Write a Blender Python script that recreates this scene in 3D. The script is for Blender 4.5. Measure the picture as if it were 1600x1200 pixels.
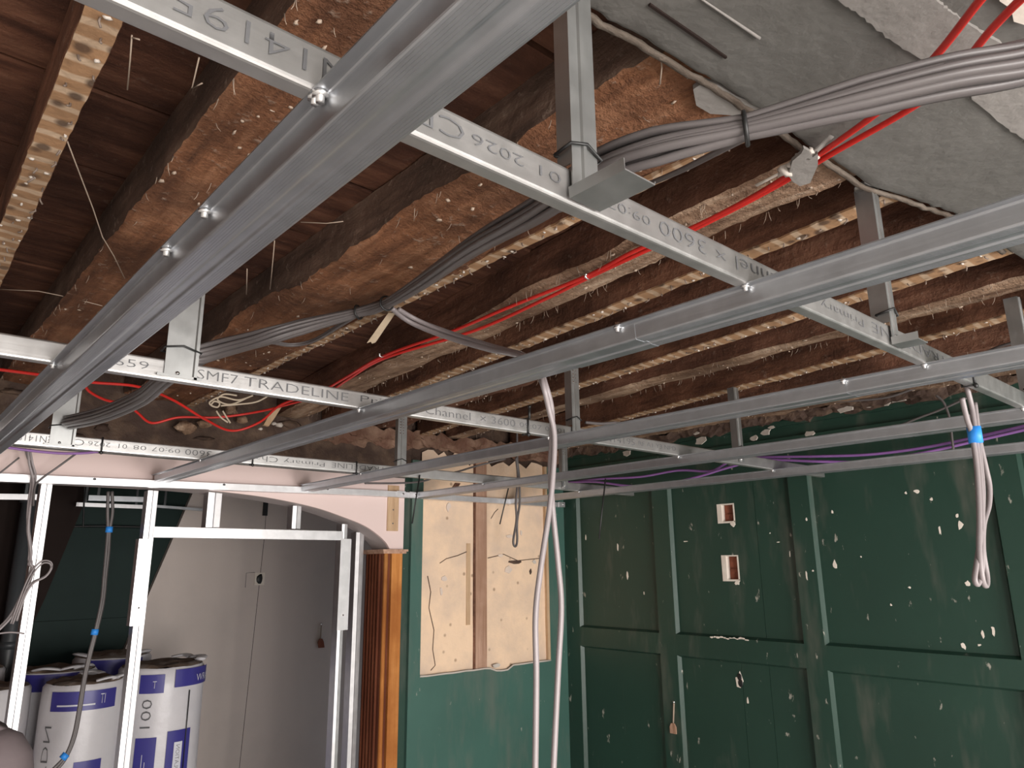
import bpy, bmesh, math, random
from mathutils import Vector, Matrix, noise
random.seed(7)
for o in list(bpy.data.objects): bpy.data.objects.remove(o)
C = bpy.context.scene.collection

# ------------------------------------------------------------------ camera, world, light, exposure
# Lengths below are written in units of S metres, measured from the camera position (0, 0, CZ).
# X runs along the primary channels, Y along the furring channels, Z up.
S, CZ = 0.335, 1.82
RT = Vector((0.75004685, -0.66130669, -0.01015789)); UP = Vector((-0.152592, -0.18797153, 0.97024862)); FW = Vector((0.6435413, 0.72618191, 0.24189757))
FPX = 1136.45
cam = bpy.data.cameras.new('camera'); camo = bpy.data.objects.new('camera', cam); C.objects.link(camo)
cam.sensor_width = 36; cam.lens = FPX * 36 / 1600; cam.clip_start = 0.02; cam.clip_end = 100
camo.matrix_world = Matrix(((RT.x, UP.x, -FW.x, 0), (RT.y, UP.y, -FW.y, 0), (RT.z, UP.z, -FW.z, CZ), (0, 0, 0, 1)))
bpy.context.scene.camera = camo

w = bpy.data.worlds.new('sky'); bpy.context.scene.world = w; w.use_nodes = True
bg = w.node_tree.nodes['Background']; bg.inputs[0].default_value = (0.75, 0.86, 1.0, 1); bg.inputs[1].default_value = 1.0

def window_light(name, x, z, wd, ht, watts, col, y=-7.4, rot=(math.radians(90), 0, 0)):
    l = bpy.data.lights.new(name, 'AREA'); l.shape = 'RECTANGLE'; l.size = wd * S; l.size_y = ht * S; l.energy = watts; l.color = col
    o = bpy.data.objects.new(name, l); C.objects.link(o); o.location = (x * S, y * S, CZ + z * S); o.rotation_euler = rot
    return o
# daylight through the two windows of the wall behind the camera, and the one of the back room
window_light('window_daylight', 0.9, -1.6, 3.2, 4.4, 63, (1.0, 0.95, 0.90))
window_light('window_daylight', 5.9, -1.6, 3.2, 4.4, 63, (1.0, 0.95, 0.90))
vs = bpy.context.scene.view_settings
vs.view_transform = 'Standard'; vs.look = 'None'; vs.gamma = 1; vs.use_curve_mapping = False; vs.exposure = 0.95

# ------------------------------------------------------------------ helpers
def at(px, py, X=None, Y=None, Z=None):
    """the point of a real plane (X=, Y= or Z= constant) that the photograph shows at pixel (px, py)"""
    d = (RT * (px - 800) + UP * (600 - py) + FW * FPX) / FPX
    k = X / d.x if X is not None else Y / d.y if Y is not None else Z / d.z
    return d * k
def W(p): return Vector((p[0] * S, p[1] * S, CZ + p[2] * S))

class MB:
    def __init__(s): s.v = []; s.f = []; s.sm = []
    def add(s, vs, fs, smooth=False):
        n = len(s.v); s.v += [tuple(p) for p in vs]
        s.f += [tuple(i + n for i in f) for f in fs]; s.sm += [smooth] * len(fs); return s
    def box(s, x0, x1, y0, y1, z0, z1):
        return s.add([(x, y, z) for x in (x0, x1) for y in (y0, y1) for z in (z0, z1)],
                     [(0, 1, 3, 2), (4, 6, 7, 5), (0, 4, 5, 1), (2, 3, 7, 6), (0, 2, 6, 4), (1, 5, 7, 3)])
    def tube(s, pts, r, n=8, cap=True, flat=1.0, r1=None):
        pts = [Vector(p) for p in pts]; m = len(pts); vs = []; fs = []; up = Vector((0, 0, 1)); prev = None
        for i, p in enumerate(pts):
            t = (pts[min(i + 1, m - 1)] - pts[max(i - 1, 0)]).normalized()
            if prev is None:
                a = t.cross(up); a = a.normalized() if a.length > 1e-3 else Vector((1, 0, 0))
            else:
                a = prev - t * prev.dot(t); a = a.normalized() if a.length > 1e-5 else Vector((1, 0, 0))
            prev = a; b = t.cross(a); rr = r if r1 is None else r + (r1 - r) * i / (m - 1)
            for k in range(n):
                q = 2 * math.pi * k / n; vs.append(p + a * (math.cos(q) * rr) + b * (math.sin(q) * rr * flat))
        for i in range(m - 1):
            for k in range(n):
                k2 = (k + 1) % n; fs.append((i * n + k, i * n + k2, i * n + n + k2, i * n + n + k))
        if cap: fs += [tuple(range(n - 1, -1, -1)), tuple(range((m - 1) * n, m * n))]
        return s.add(vs, fs, True)
    def prism(s, poly, fn0, fn1):
        """polygon (list of 2-D points) swept between two placements"""
        n = len(poly); vs = [fn0(p) for p in poly] + [fn1(p) for p in poly]
        return s.add(vs, [tuple(range(n - 1, -1, -1)), tuple(range(n, 2 * n))] + [(i, (i + 1) % n, n + (i + 1) % n, n + i) for i in range(n)])
    def sheet(s, prof, t, a, b, fn, r=0.0, closed=False):
        """bent metal sheet: 2-D profile line with thickness t, swept from a to b; fn(u, v, w) places a point"""
        P = [Vector(p) for p in prof]
        if r:
            Q = [P[0]]
            for i in range(1, len(P) - 1):
                d0 = (P[i - 1] - P[i]); d1 = (P[i + 1] - P[i]); rr = min(r, d0.length * .45, d1.length * .45)
                A = P[i] + d0.normalized() * rr; B = P[i] + d1.normalized() * rr
                for k in range(4):
                    u = k / 3; Q.append(A * (1 - u) ** 2 + P[i] * 2 * u * (1 - u) + B * u * u)
            P = Q + [P[-1]]
        m = len(P); N = []
        for i in range(m):
            d = (P[min(i + 1, m - 1)] - P[max(i - 1, 0)]).normalized(); N.append(Vector((-d.y, d.x)))
        ring = [P[i] for i in range(m)] + [P[i] + N[i] * t for i in range(m - 1, -1, -1)]
        n = len(ring); vs = [fn(p.x, p.y, a) for p in ring] + [fn(p.x, p.y, b) for p in ring]
        fs = [(i, (i + 1) % n, n + (i + 1) % n, n + i) for i in range(n)]
        for i in range(m - 1):
            j = 2 * m - 1 - i; fs += [(i, j, j - 1, i + 1), (n + i, n + i + 1, n + j - 1, n + j)]
        return s.add(vs, fs)
    def blob(s, c, rx, ry, rz, nu=10, nv=6, jit=0, seed=0):
        vs = []; fs = []
        for i in range(nv + 1):
            th = math.pi * i / nv
            for k in range(nu):
                ph = 2 * math.pi * k / nu; d = Vector((math.sin(th) * math.cos(ph), math.sin(th) * math.sin(ph), math.cos(th)))
                q = 1 + jit * noise.noise(d * 1.7 + Vector((seed, 0, 0)))
                vs.append((c[0] + d.x * rx * q, c[1] + d.y * ry * q, c[2] + d.z * rz * q))
        for i in range(nv):
            for k in range(nu): fs.append((i * nu + k, (i + 1) * nu + k, (i + 1) * nu + (k + 1) % nu, i * nu + (k + 1) % nu))
        return s.add(vs, fs, True)
    def plate(s, axis, a0, a1, z0, z1, d0, d1, holes=()):
        """wall plate in the plane of axis ('x': a = Y, depth along X; 'y': a = X, depth along Y) with rectangular openings"""
        A = sorted({a0, a1, *[h[0] for h in holes], *[h[1] for h in holes]}); Z = sorted({z0, z1, *[h[2] for h in holes], *[h[3] for h in holes]})
        for i in range(len(A) - 1):
            for j in range(len(Z) - 1):
                am, zm = (A[i] + A[i + 1]) / 2, (Z[j] + Z[j + 1]) / 2
                if any(h[0] < am < h[1] and h[2] < zm < h[3] for h in holes): continue
                if axis == 'x': s.box(d0, d1, A[i], A[i + 1], Z[j], Z[j + 1])
                else: s.box(A[i], A[i + 1], d0, d1, Z[j], Z[j + 1])
        return s
    def mesh(s, name, mat, origin):
        me = bpy.data.meshes.new(name)
        me.from_pydata([tuple(W(p) - origin) for p in s.v], [], s.f)
        me.polygons.foreach_set('use_smooth', s.sm); me.update()
        b = bmesh.new(); b.from_mesh(me); bmesh.ops.recalc_face_normals(b, faces=b.faces); b.to_mesh(me); b.free()
        if mat: me.materials.append(mat)
        return me
    def build(s, name, mat, parent=None, base=None, sharp=None, mat2=None, pick=None):
        origin = parent_origin(parent) if parent else (W(base) if base is not None else W(s.v[0]))
        o = bpy.data.objects.new(name, s.mesh(name, mat, origin)); C.objects.link(o)
        if sharp: o.data.set_sharp_from_angle(angle=math.radians(sharp))
        if mat2:
            o.data.materials.append(mat2); o.data.polygons.foreach_set('material_index', [pick(p.index) for p in o.data.polygons])
        if parent: o.parent = parent
        else: o.location = origin
        return o
def parent_origin(p):
    v = Vector(p.location)
    while p.parent: p = p.parent; v = v + Vector(p.location)
    return v
def tag(o, label=None, cat=None, group=None, kind=None):
    if label: o['label'] = label
    if cat: o['category'] = cat
    if group: o['group'] = group
    if kind: o['kind'] = kind
    return o
def thing(name, base, label=None, cat=None, group=None, kind=None):
    o = bpy.data.objects.new(name, None); C.objects.link(o); o.empty_display_size = .05; o.location = W(base)
    return tag(o, label, cat, group, kind)
def smooth(pts, k=6):
    P = [Vector(p) for p in pts]; out = []
    for i in range(len(P) - 1):
        p0, p1, p2, p3 = P[max(i - 1, 0)], P[i], P[i + 1], P[min(i + 2, len(P) - 1)]
        for j in range(k):
            t = j / k
            out.append(.5 * ((2 * p1) + (p2 - p0) * t + (2 * p0 - 5 * p1 + 4 * p2 - p3) * t * t + (3 * p1 - p0 - 3 * p2 + p3) * t ** 3))
    return out + [P[-1]]
def text(body, a, b, zc, h, place, mat, parent, flip=False, name='printed_text'):
    """flat print: glyphs scaled to fill a..b, height h, placed by place(u, v)"""
    cu = bpy.data.curves.new(name, 'FONT'); cu.body = body; cu.size = 1; cu.resolution_u = 2; cu.offset = -.014
    o = bpy.data.objects.new(name, cu); C.objects.link(o)
    me = bpy.data.meshes.new_from_object(o.evaluated_get(bpy.context.evaluated_depsgraph_get()))
    bpy.data.objects.remove(o); bpy.data.curves.remove(cu)
    xs = [v.co.x for v in me.vertices]; ys = [v.co.y for v in me.vertices]
    x0, x1, y0, y1 = min(xs), max(xs), min(ys), max(ys); org = parent_origin(parent)
    for v in me.vertices:
        u = (v.co.x - x0) / (x1 - x0); q = (v.co.y - y0) / (y1 - y0) - .5
        if flip: u = 1 - u; q = -q
        v.co = W(place(a + (b - a) * u, zc + q * h)) - org
    me.name = name; me.materials.clear(); me.materials.append(mat)
    ob = bpy.data.objects.new(name, me); C.objects.link(ob); ob.parent = parent
    return ob

# ------------------------------------------------------------------ materials
def nodes_mat(name):
    m = bpy.data.materials.new(name); m.use_nodes = True; nt = m.node_tree
    return m, nt, nt.nodes['Principled BSDF']
def N(nt, t, **kw):
    n = nt.nodes.new(t)
    for k, v in kw.items(): setattr(n, k, v)
    return n
def coords(nt, scale=(1, 1, 1), rot=(0, 0, 0)):
    g = N(nt, 'ShaderNodeNewGeometry'); mp = N(nt, 'ShaderNodeMapping'); nt.links.new(g.outputs['Position'], mp.inputs[0])
    mp.inputs['Scale'].default_value = scale; mp.inputs['Rotation'].default_value = rot
    return mp.outputs[0]
def tex(nt, vec, scale, detail=4, rough=.55):
    n = N(nt, 'ShaderNodeTexNoise'); nt.links.new(vec, n.inputs['Vector'])
    n.inputs['Scale'].default_value = scale; n.inputs['Detail'].default_value = detail; n.inputs['Roughness'].default_value = rough
    return n.outputs['Fac']
def ramp(nt, fac, stops):
    r = N(nt, 'ShaderNodeValToRGB'); nt.links.new(fac, r.inputs[0]); e = r.color_ramp.elements
    while len(e) < len(stops): e.new(.5)
    for i, (p, c) in enumerate(stops): e[i].position = p; e[i].color = (*c, 1) if len(c) == 3 else c
    return r.outputs[0]
def mix(nt, fac, a, b, mode='MIX'):
    n = N(nt, 'ShaderNodeMix', data_type='RGBA', blend_type=mode)
    for i, v in ((0, fac), (6, a), (7, b)):
        if hasattr(v, 'links'): nt.links.new(v, n.inputs[i])
        elif i == 0: n.inputs[0].default_value = v
        else: n.inputs[i].default_value = (*v, 1)
    return n.outputs[2]
def bump(nt, bs, h, strength, dist=.01):
    b = N(nt, 'ShaderNodeBump'); b.inputs['Strength'].default_value = strength; b.inputs['Distance'].default_value = dist
    nt.links.new(h, b.inputs['Height']); nt.links.new(b.outputs[0], bs.inputs['Normal'])
def col(nt, bs, c):
    if hasattr(c, 'links'): nt.links.new(c, bs.inputs['Base Color'])
    else: bs.inputs['Base Color'].default_value = (*c, 1)
def plain(name, c, rough=.5, metal=0, spec=.5):
    m, nt, bs = nodes_mat(name); v = coords(nt); f = tex(nt, v, 14, 3)
    col(nt, bs, mix(nt, f, tuple(x * .86 for x in c), tuple(min(1, x * 1.12) for x in c)))
    bs.inputs['Roughness'].default_value = rough; bs.inputs['Metallic'].default_value = metal; bs.inputs['Specular IOR Level'].default_value = spec
    return m
def metal(name, c, rough, along='y', ribs=False, met=.9):
    m, nt, bs = nodes_mat(name)
    sc = {'x': (1.2, 60, 60), 'y': (60, 1.2, 60), 'z': (60, 60, 1.2)}[along]
    st = tex(nt, coords(nt, sc), 1.5, 3); sp = tex(nt, coords(nt), 30, 4); big = tex(nt, coords(nt), 2.2, 3)
    k = mix(nt, st, tuple(x * .88 for x in c), c); k = mix(nt, ramp(nt, sp, [(.42, (0, 0, 0)), (.7, (.35, .35, .35))]), k, tuple(min(1, x * 1.25) for x in c))
    k = mix(nt, ramp(nt, big, [(.4, (0, 0, 0)), (.75, (.35, .35, .35))]), k, tuple(x * .72 for x in c))
    col(nt, bs, k); bs.inputs['Metallic'].default_value = met
    rr = N(nt, 'ShaderNodeMapRange'); nt.links.new(sp, rr.inputs[0]); rr.inputs[3].default_value = rough * .8; rr.inputs[4].default_value = rough * 1.25
    nt.links.new(rr.outputs[0], bs.inputs['Roughness'])
    bump(nt, bs, st, .12, .002)
    return m
def old_wood(name, dark, mid, light, grain=(14, 1.6, 14), bstr=.6, dust=.35):
    m, nt, bs = nodes_mat(name)
    g = tex(nt, coords(nt, grain), 2.0, 7, .65); b = tex(nt, coords(nt), 3.2, 5, .6); s = tex(nt, coords(nt), 42, 4, .7)
    k = ramp(nt, g, [(.3, dark), (.52, mid), (.75, light)])
    k = mix(nt, ramp(nt, b, [(.38, (.75, .75, .75)), (.62, (0, 0, 0))]), k, dark)
    k = mix(nt, ramp(nt, s, [(.6, (0, 0, 0)), (.75, (dust, dust, dust))]), k, (.42, .33, .26))
    col(nt, bs, k); bs.inputs['Roughness'].default_value = .85; bs.inputs['Specular IOR Level'].default_value = .2
    a = mix(nt, .5, g, s); bump(nt, bs, a, bstr, .02)
    return m
def lath_wood(name, tan, light, dark, period):
    """underside of a batten: pale lath marks across it, and dark stains around the old nails"""
    m, nt, bs = nodes_mat(name)
    v = coords(nt, (1, 1, 1)); dis = tex(nt, v, 9, 3)
    wv = N(nt, 'ShaderNodeTexWave', wave_type='BANDS', bands_direction='Y'); nt.links.new(v, wv.inputs['Vector'])
    wv.inputs['Scale'].default_value = .314 / period; wv.inputs['Distortion'].default_value = 1.6; wv.inputs['Detail'].default_value = 2
    k = mix(nt, ramp(nt, wv.outputs['Fac'], [(.6, (0, 0, 0)), (.85, (.9, .9, .9))]), tan, light)
    vo = N(nt, 'ShaderNodeTexVoronoi'); nt.links.new(coords(nt, (26, 1 / (period * .93), 0.01)), vo.inputs['Vector']); vo.inputs['Scale'].default_value = 1.0; vo.inputs['Randomness'].default_value = .75
    k = mix(nt, ramp(nt, vo.outputs['Distance'], [(.2, (.85, .85, .85)), (.36, (0, 0, 0))]), k, dark)
    k = mix(nt, ramp(nt, dis, [(.3, (.6, .6, .6)), (.6, (0, 0, 0))]), k, tuple(x * .55 for x in tan))
    col(nt, bs, k); bs.inputs['Roughness'].default_value = .85; bump(nt, bs, tex(nt, v, 60, 4), .4, .006)
    return m
def plaster(name, c, blot, k1=.35, scale=3, bstr=.3, dots=None, rough=.8, detail=18, lo=.45):
    m, nt, bs = nodes_mat(name); v = coords(nt); a = tex(nt, v, scale, 6, .6); d = tex(nt, v, detail, 5)
    k = mix(nt, ramp(nt, a, [(lo, (0, 0, 0)), (lo + .28, (k1, k1, k1))]), c, blot)
    if dots:
        vo = N(nt, 'ShaderNodeTexVoronoi'); nt.links.new(v, vo.inputs['Vector']); vo.inputs['Scale'].default_value = 11
        k = mix(nt, ramp(nt, vo.outputs['Distance'], [(.05, (.8, .8, .8)), (.13, (0, 0, 0))]), k, dots)
    col(nt, bs, k); bs.inputs['Roughness'].default_value = rough; bump(nt, bs, mix(nt, .6, a, d), bstr, .015)
    return m
def paint(name, c, rough=.42):
    m, nt, bs = nodes_mat(name); v = coords(nt)
    a = tex(nt, v, 2.4, 5); chips = tex(nt, coords(nt, (1, 1, .45)), 26, 4, .6); scuff = tex(nt, coords(nt, (1, 1, .25)), 5, 4, .7)
    k = mix(nt, a, tuple(x * .78 for x in c), tuple(x * 1.2 for x in c))
    k = mix(nt, ramp(nt, scuff, [(.53, (0, 0, 0)), (.75, (.34, .34, .34))]), k, (.20, .17, .145))
    k = mix(nt, ramp(nt, chips, [(.675, (0, 0, 0)), (.73, (.7, .7, .7))]), k, (.50, .46, .40))
    col(nt, bs, k); bs.inputs['Roughness'].default_value = rough
    bump(nt, bs, tex(nt, v, 30, 4), .18, .004)
    return m

M = {}
M['furring'] = metal('galvanised_furring', (.50, .515, .54), .34, 'y')
M['primary'] = metal('galvanised_primary', (.53, .52, .51), .38, 'x')
M['hanger'] = metal('galvanised_hanger', (.42, .425, .42), .40, 'z')
M['stud'] = metal('galvanised_stud', (.74, .73, .74), .40, 'z')
M['screw'] = plain('bright_screw', (.8, .8, .8), .25, 1)
M['ink'] = plain('black_ink', (.11, .11, .115), .7)
M['nail'] = plain('rusty_nail', (.22, .17, .14), .6, .3)
M['joist'] = old_wood('old_joist', (.062, .028, .018), (.185, .084, .052), (.29, .15, .095))
M['joist_rust'] = old_wood('old_joist_rust', (.08, .036, .021), (.235, .103, .052), (.40, .205, .115), bstr=.8, dust=.6)
M['joist_side'] = old_wood('dusty_joist_side', (.06, .038, .029), (.155, .095, .069), (.25, .175, .13), bstr=.5, dust=.5)
M['joist_tan'] = old_wood('old_joist_tan', (.09, .046, .028), (.36, .235, .155), (.66, .51, .38), bstr=1.0, dust=.6)
M['batten'] = old_wood('batten_side', (.06, .027, .017), (.19, .085, .05), (.28, .14, .085))
M['lath'] = lath_wood('lath_marked_batten', (.37, .21, .108), (.58, .43, .30), (.06, .03, .018), .045)
M['board'] = old_wood('floorboard_underside', (.035, .014, .009), (.115, .048, .028), (.21, .10, .06), (2, 14, 14), .4, .12)
M['grey_plaster'] = plaster('grey_painted_plaster', (.118, .112, .103), (.15, .142, .13), .5, 2.2, .6, rough=.65)
M['pale_plaster'] = plaster('pale_bare_plaster', (.235, .218, .203), (.19, .177, .164), .6, 4, .6)
M['flake'] = plaster('broken_plaster', (.55, .50, .45), (.4, .33, .27), .5, 8, .5)
M['rubble'] = plaster('rough_masonry', (.060, .034, .024), (.15, .095, .062), .9, 12, 1.0, detail=30)
M['torn'] = plaster('torn_reddish_plaster', (.125, .058, .036), (.30, .19, .13), .9, 9, 1.0, detail=30)
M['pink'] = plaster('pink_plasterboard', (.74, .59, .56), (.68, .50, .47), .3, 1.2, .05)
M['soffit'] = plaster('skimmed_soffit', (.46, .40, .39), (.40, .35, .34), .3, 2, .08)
M['cream'] = plaster('cream_old_plaster', (.82, .60, .42), (.60, .46, .36), .9, 4.4, .5, (.30, .19, .12), lo=.40)
M['skim'] = plaster('grey_skim', (.60, .52, .475), (.47, .42, .39), .7, 1.5, .08)
M['green'] = paint('dark_green_paint', (.0165, .047, .033))
M['green_lit'] = paint('lit_green_paint', (.048, .115, .094), .4)  # same paint as the dark green panelling, window light put into its colour
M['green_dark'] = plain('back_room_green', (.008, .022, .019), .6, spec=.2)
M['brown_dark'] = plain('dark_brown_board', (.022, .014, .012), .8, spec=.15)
M['brick'] = plaster('red_brick', (.24, .07, .035), (.12, .035, .02), .8, 12, .6)
M['lath_grey'] = old_wood('dusty_lath', (.07, .052, .04), (.17, .14, .115), (.28, .24, .205), (2, 20, 20), .4, .3)
M['pale_patch'] = plaster('worn_cream_patch', (.64, .53, .46), (.74, .60, .48), .8, 9, .5)
M['white_chip'] = plaster('chipped_white_plaster', (.75, .68, .60), (.6, .5, .42), .5, 10, .4)
M['pine'] = old_wood('varnished_pine', (.30, .10, .025), (.52, .215, .06), (.62, .29, .10), (26, 26, 1.2), .08, 0)
M['mahogany'] = old_wood('dark_stained_wood', (.09, .025, .012), (.16, .05, .025), (.24, .09, .045), (26, 26, 1.2), .1, 0)
M['stud_wood'] = old_wood('weathered_stud', (.30, .17, .11), (.46, .29, .21), (.55, .37, .28), (26, 26, 1.5), .25, .1)
M['tan_wood'] = old_wood('raw_batten', (.42, .27, .16), (.55, .38, .24), (.62, .45, .30), (20, 20, 1.5), .1, 0)
M['shim'] = old_wood('fresh_splint', (.62, .48, .33), (.75, .61, .45), (.8, .68, .52), (10, 10, 10), .1, 0)
M['grey_cable'] = plain('grey_cable_sheath', (.112, .099, .098), .45)
M['pale_cable'] = plain('pale_grey_cable_sheath', (.265, .232, .235), .42)
M['red_cable'] = plain('red_cable_sheath', (.62, .025, .018), .4)
M['purple_cable'] = plain('purple_cable_sheath', (.30, .14, .42), .4)
M['white_cable'] = plain('bare_white_core', (.6, .5, .38), .6)
M['black'] = plain('black_nylon', (.012, .012, .012), .45)
M['blue_tape'] = plain('blue_tape', (.03, .27, .80), .5)
M['roll_white'] = plaster('white_wrap', (.62, .60, .62), (.5, .49, .52), .4, 6, .25, rough=.35)
M['roll_blue'] = plain('blue_wrap_print', (.045, .04, .23), .35)
M['roll_wool'] = plaster('mineral_wool', (.26, .18, .13), (.44, .39, .35), .8, 9, .9)
M['roll_text'] = plain('white_wrap_print', (.66, .66, .72), .5)
M['sack'] = plaster('mauve_sack', (.20, .16, .165), (.15, .12, .125), .6, 4, .3)
M['dark_pipe'] = plain('dark_grey_pipe', (.055, .06, .065), .4)
M['web'] = plain('dusty_cobweb', (.40, .31, .24), .9)
M['floor'] = plaster('dusty_screed', (.62, .60, .59), (.52, .50, .48), .5, 2, .2)
M['paintwhite'] = plain('white_painted_wall', (.74, .70, .67), .6)
M['glass'] = plain('window_frame_white', (.7, .7, .7), .4)

# ------------------------------------------------------------------ the setting
FL = -CZ / S                                    # floor level
XG, YB = 9.55, 9.40                             # green wall, back wall
XL, YR = -2.6, -7.5                             # left wall and the window wall behind the camera
fl = MB().box(XL, XG + .5, YR, 17, FL - .2, FL).build('floor', M['floor']); tag(fl, kind='structure')

# ceiling: the floorboards of the storey above and the plaster still hanging near the camera
ceil = thing('ceiling', (3, 3, 2.0), kind='structure')
y = 1.0; first = None
rb = random.Random(3)
yy = 0.4
while yy < 9.9:
    wd = rb.uniform(.78, .95); dz = rb.uniform(-.012, .012)
    MB().box(XL, XG + .4, yy + .012, yy + wd - .012, 2.32 + dz, 2.40 + dz).build('floorboard', M['board'], ceil)
    yy += wd
MB().box(XL, XG + .4, YR, 10.0, 2.42, 2.5).build('upper_deck', M['brown_dark'], ceil)
edge = [(-2.6, 1.50), (0.2, 1.49), (1.45, 1.50), (1.72, 1.495), (1.95, 1.468), (2.2, 1.453), (2.5, 1.43), (2.83, 1.408), (3.1, 1.415), (3.45, 1.40), (3.8, 1.39), (4.1, 1.30), (4.4, 1.22), (4.65, 1.17), (5.4, 1.15), (6.6, 1.08), (8, 1.0), (9.5, .95)]
rj = random.Random(5); E2 = []
for (a, b) in zip(edge[:-1], edge[1:]):
    for k in range(6):
        t = k / 6; E2.append((a[0] + (b[0] - a[0]) * t, a[1] + (b[1] - a[1]) * t + (rj.uniform(-.006, .006) if a[0] > 1 else 0)))
E2.append(edge[-1])
m = MB()   # underside and broken edge as a rough grid
ny = 46; rows = []
for (ex, ey) in [(a, b * .978) for a, b in E2]:
    r_ = []
    for j in range(ny + 1):
        t = j / ny; q = ey - (1 - (1 - t) ** 2) * 0 - t ** 1.6 * (ey - YR)
        z = 1.955 + .008 * noise.noise(Vector((ex * 1.2, q * 1.2, 0))) + .006 * noise.noise(Vector((ex * 6, q * 9, 3)))
        r_.append((ex, q, z + (.008 * rj.random() if j == 0 else 0)))
    rows.append(r_)
vs_ = [p for r_ in rows for p in r_]; fs_ = []
for i in range(len(rows) - 1):
    for j in range(ny): a = i * (ny + 1) + j; fs_.append((a, a + 1, a + ny + 2, a + ny + 1))
m.add(vs_, fs_, True)
for i in range(len(rows) - 1):
    a, b = rows[i][0], rows[i + 1][0]; m.add([a, b, (b[0], b[1], 2.09), (a[0], a[1], 2.09)], [(0, 1, 2, 3)])
m.build('plaster_sheet', M['grey_plaster'], ceil)
# broken edge: a thin lip, and the lath nailed just behind it
m = MB(); m.tube([(p[0][0], p[0][1] + .006, p[0][2] + .010) for p in rows if 1.3 < p[0][0] < 5.5], .007, 5)
m.build('plaster_lip', M['grey_plaster'], ceil)
m = MB(); LP = [(p[0][0], p[0][1] + .052 + .006 * noise.noise(Vector((p[0][0] * 2, 4, 0))), p[0][2] + .012) for p in rows if 1.45 < p[0][0] < 5.5]; m.tube(LP, .019, 6, flat=.6)
m.build('lath_strip', M['lath_grey'], ceil)
# bare paler strip across the sheet
def strip(name, pts_a, pts_b, z, mat):
    mm = MB(); A = [Vector(p) for p in pts_a]; B = [Vector(p) for p in pts_b]; n = len(A); top = []
    vs1 = [(p.x, p.y, z) for p in A] + [(p.x, p.y, z) for p in B]; vs2 = [(x, y_, z + .05) for x, y_, _ in vs1]
    fs = []
    for i in range(n - 1): fs += [(i, i + 1, n + i + 1, n + i), (2 * n + i, 3 * n + i, 3 * n + i + 1, 2 * n + i + 1), (i, 2 * n + i, 2 * n + i + 1, i + 1), (n + i, n + i + 1, 3 * n + i + 1, 3 * n + i)]
    fs += [(0, n, 3 * n, 2 * n), (n - 1, 3 * n - 1, 4 * n - 1, 2 * n - 1)]
    return mm.add(vs1 + vs2, fs).build(name, mat, ceil)
def along(px_list, Z, wob, k):
    P = smooth([at(px, py, Z=Z) for px, py in px_list], 8)
    return [(p.x + wob * noise.noise(Vector((i * .8, k, 0))), p.y + wob * noise.noise(Vector((i * .8, k, 5)))) for i, p in enumerate(P)]
strip('plaster_strip', along(((1270, -45), (1308, 0), (1345, 25), (1390, 62), (1450, 100), (1498, 135), (1560, 190), (1610, 225), (1720, 300)), 1.94, .012, 1),
      along(((1400, -50), (1462, 0), (1490, 22), (1540, 55), (1600, 88), (1660, 120), (1740, 165), (1820, 210), (1960, 290)), 1.94, .010, 2), 1.94, M['pale_plaster'])
MB().prism([(lambda p: (p.x, p.y))(at(px, py, Z=1.935)) for px, py in ((1556, -20), (1562, 2), (1580, 14), (1584, 34), (1604, 40), (1640, 20), (1640, -20))], lambda p: (p[0], p[1], 1.935), lambda p: (p[0], p[1], 1.96)).build('plaster_flake', M['white_chip'], ceil)
RG = [at(1095 + 9.2 * i, 6.2 * i - 2, Z=1.948) for i in range(11)]; MB().tube(RG, .004, 6, r1=.007).build('plaster_ridge', M['pale_plaster'], ceil)
strip('scored_line', [(at(1015 + 12 * i, 8 + 8.3 * i, Z=1.945).x, at(1015 + 12 * i, 8 + 8.3 * i, Z=1.945).y + .006) for i in range(11)], [(at(1015 + 12 * i, 8 + 8.3 * i, Z=1.945).x, at(1015 + 12 * i, 8 + 8.3 * i, Z=1.945).y - .004) for i in range(11)], 1.944, M['brown_dark'])
# loose plaster hanging behind the edge
def flake(px, py, Z, rx, ry, rz, par, seed=0, mat='flake', name='plaster_flake'):
    p = at(px, py, Z=Z) if not isinstance(Z, tuple) else at(px, py, **{Z[0]: Z[1]})
    return MB().blob(p, rx, ry, rz, 9, 5, .9, seed).build(name, M[mat], par)
poly = [at(px, py, Z=1.972) for px, py in ((1083, 140), (1100, 128), (1125, 135), (1150, 150), (1190, 165), (1240, 185), (1235, 205), (1205, 195), (1170, 185), (1140, 180), (1110, 178), (1088, 165))]
m = MB(); m.prism([(p.x, p.y) for p in poly], lambda p: (p[0], p[1], 1.972), lambda p: (p[0], p[1], 1.995)); m.build('plaster_flake', M['pale_plaster'], ceil)

# walls out of view, with the two windows that light the room
wl = MB().plate('x', YR, YB, FL, 2.5, XL - .4, XL).build('wall_left', M['paintwhite']); tag(wl, kind='structure')
hol = [(-.7, 2.5, -3.8, .6), (4.3, 7.5, -3.8, .6)]
wr = MB().plate('y', XL, XG + .4, FL, 2.5, YR - .4, YR, hol).build('wall_rear', M['paintwhite']); tag(wr, kind='structure')
for i, h in enumerate(hol):
    wn = MB()
    for a in (h[0], (h[0] + h[1]) / 2 - .06, h[1] - .12): wn.box(a, a + .12, YR - .3, YR - .2, h[2], h[3])
    for z in (h[2], (h[2] + h[3]) / 2 - .06, h[3] - .12): wn.box(h[0], h[1], YR - .3, YR - .2, z, z + .12)
    tag(wn.build('window_%d' % (i + 1), M['glass']), kind='structure')

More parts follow.
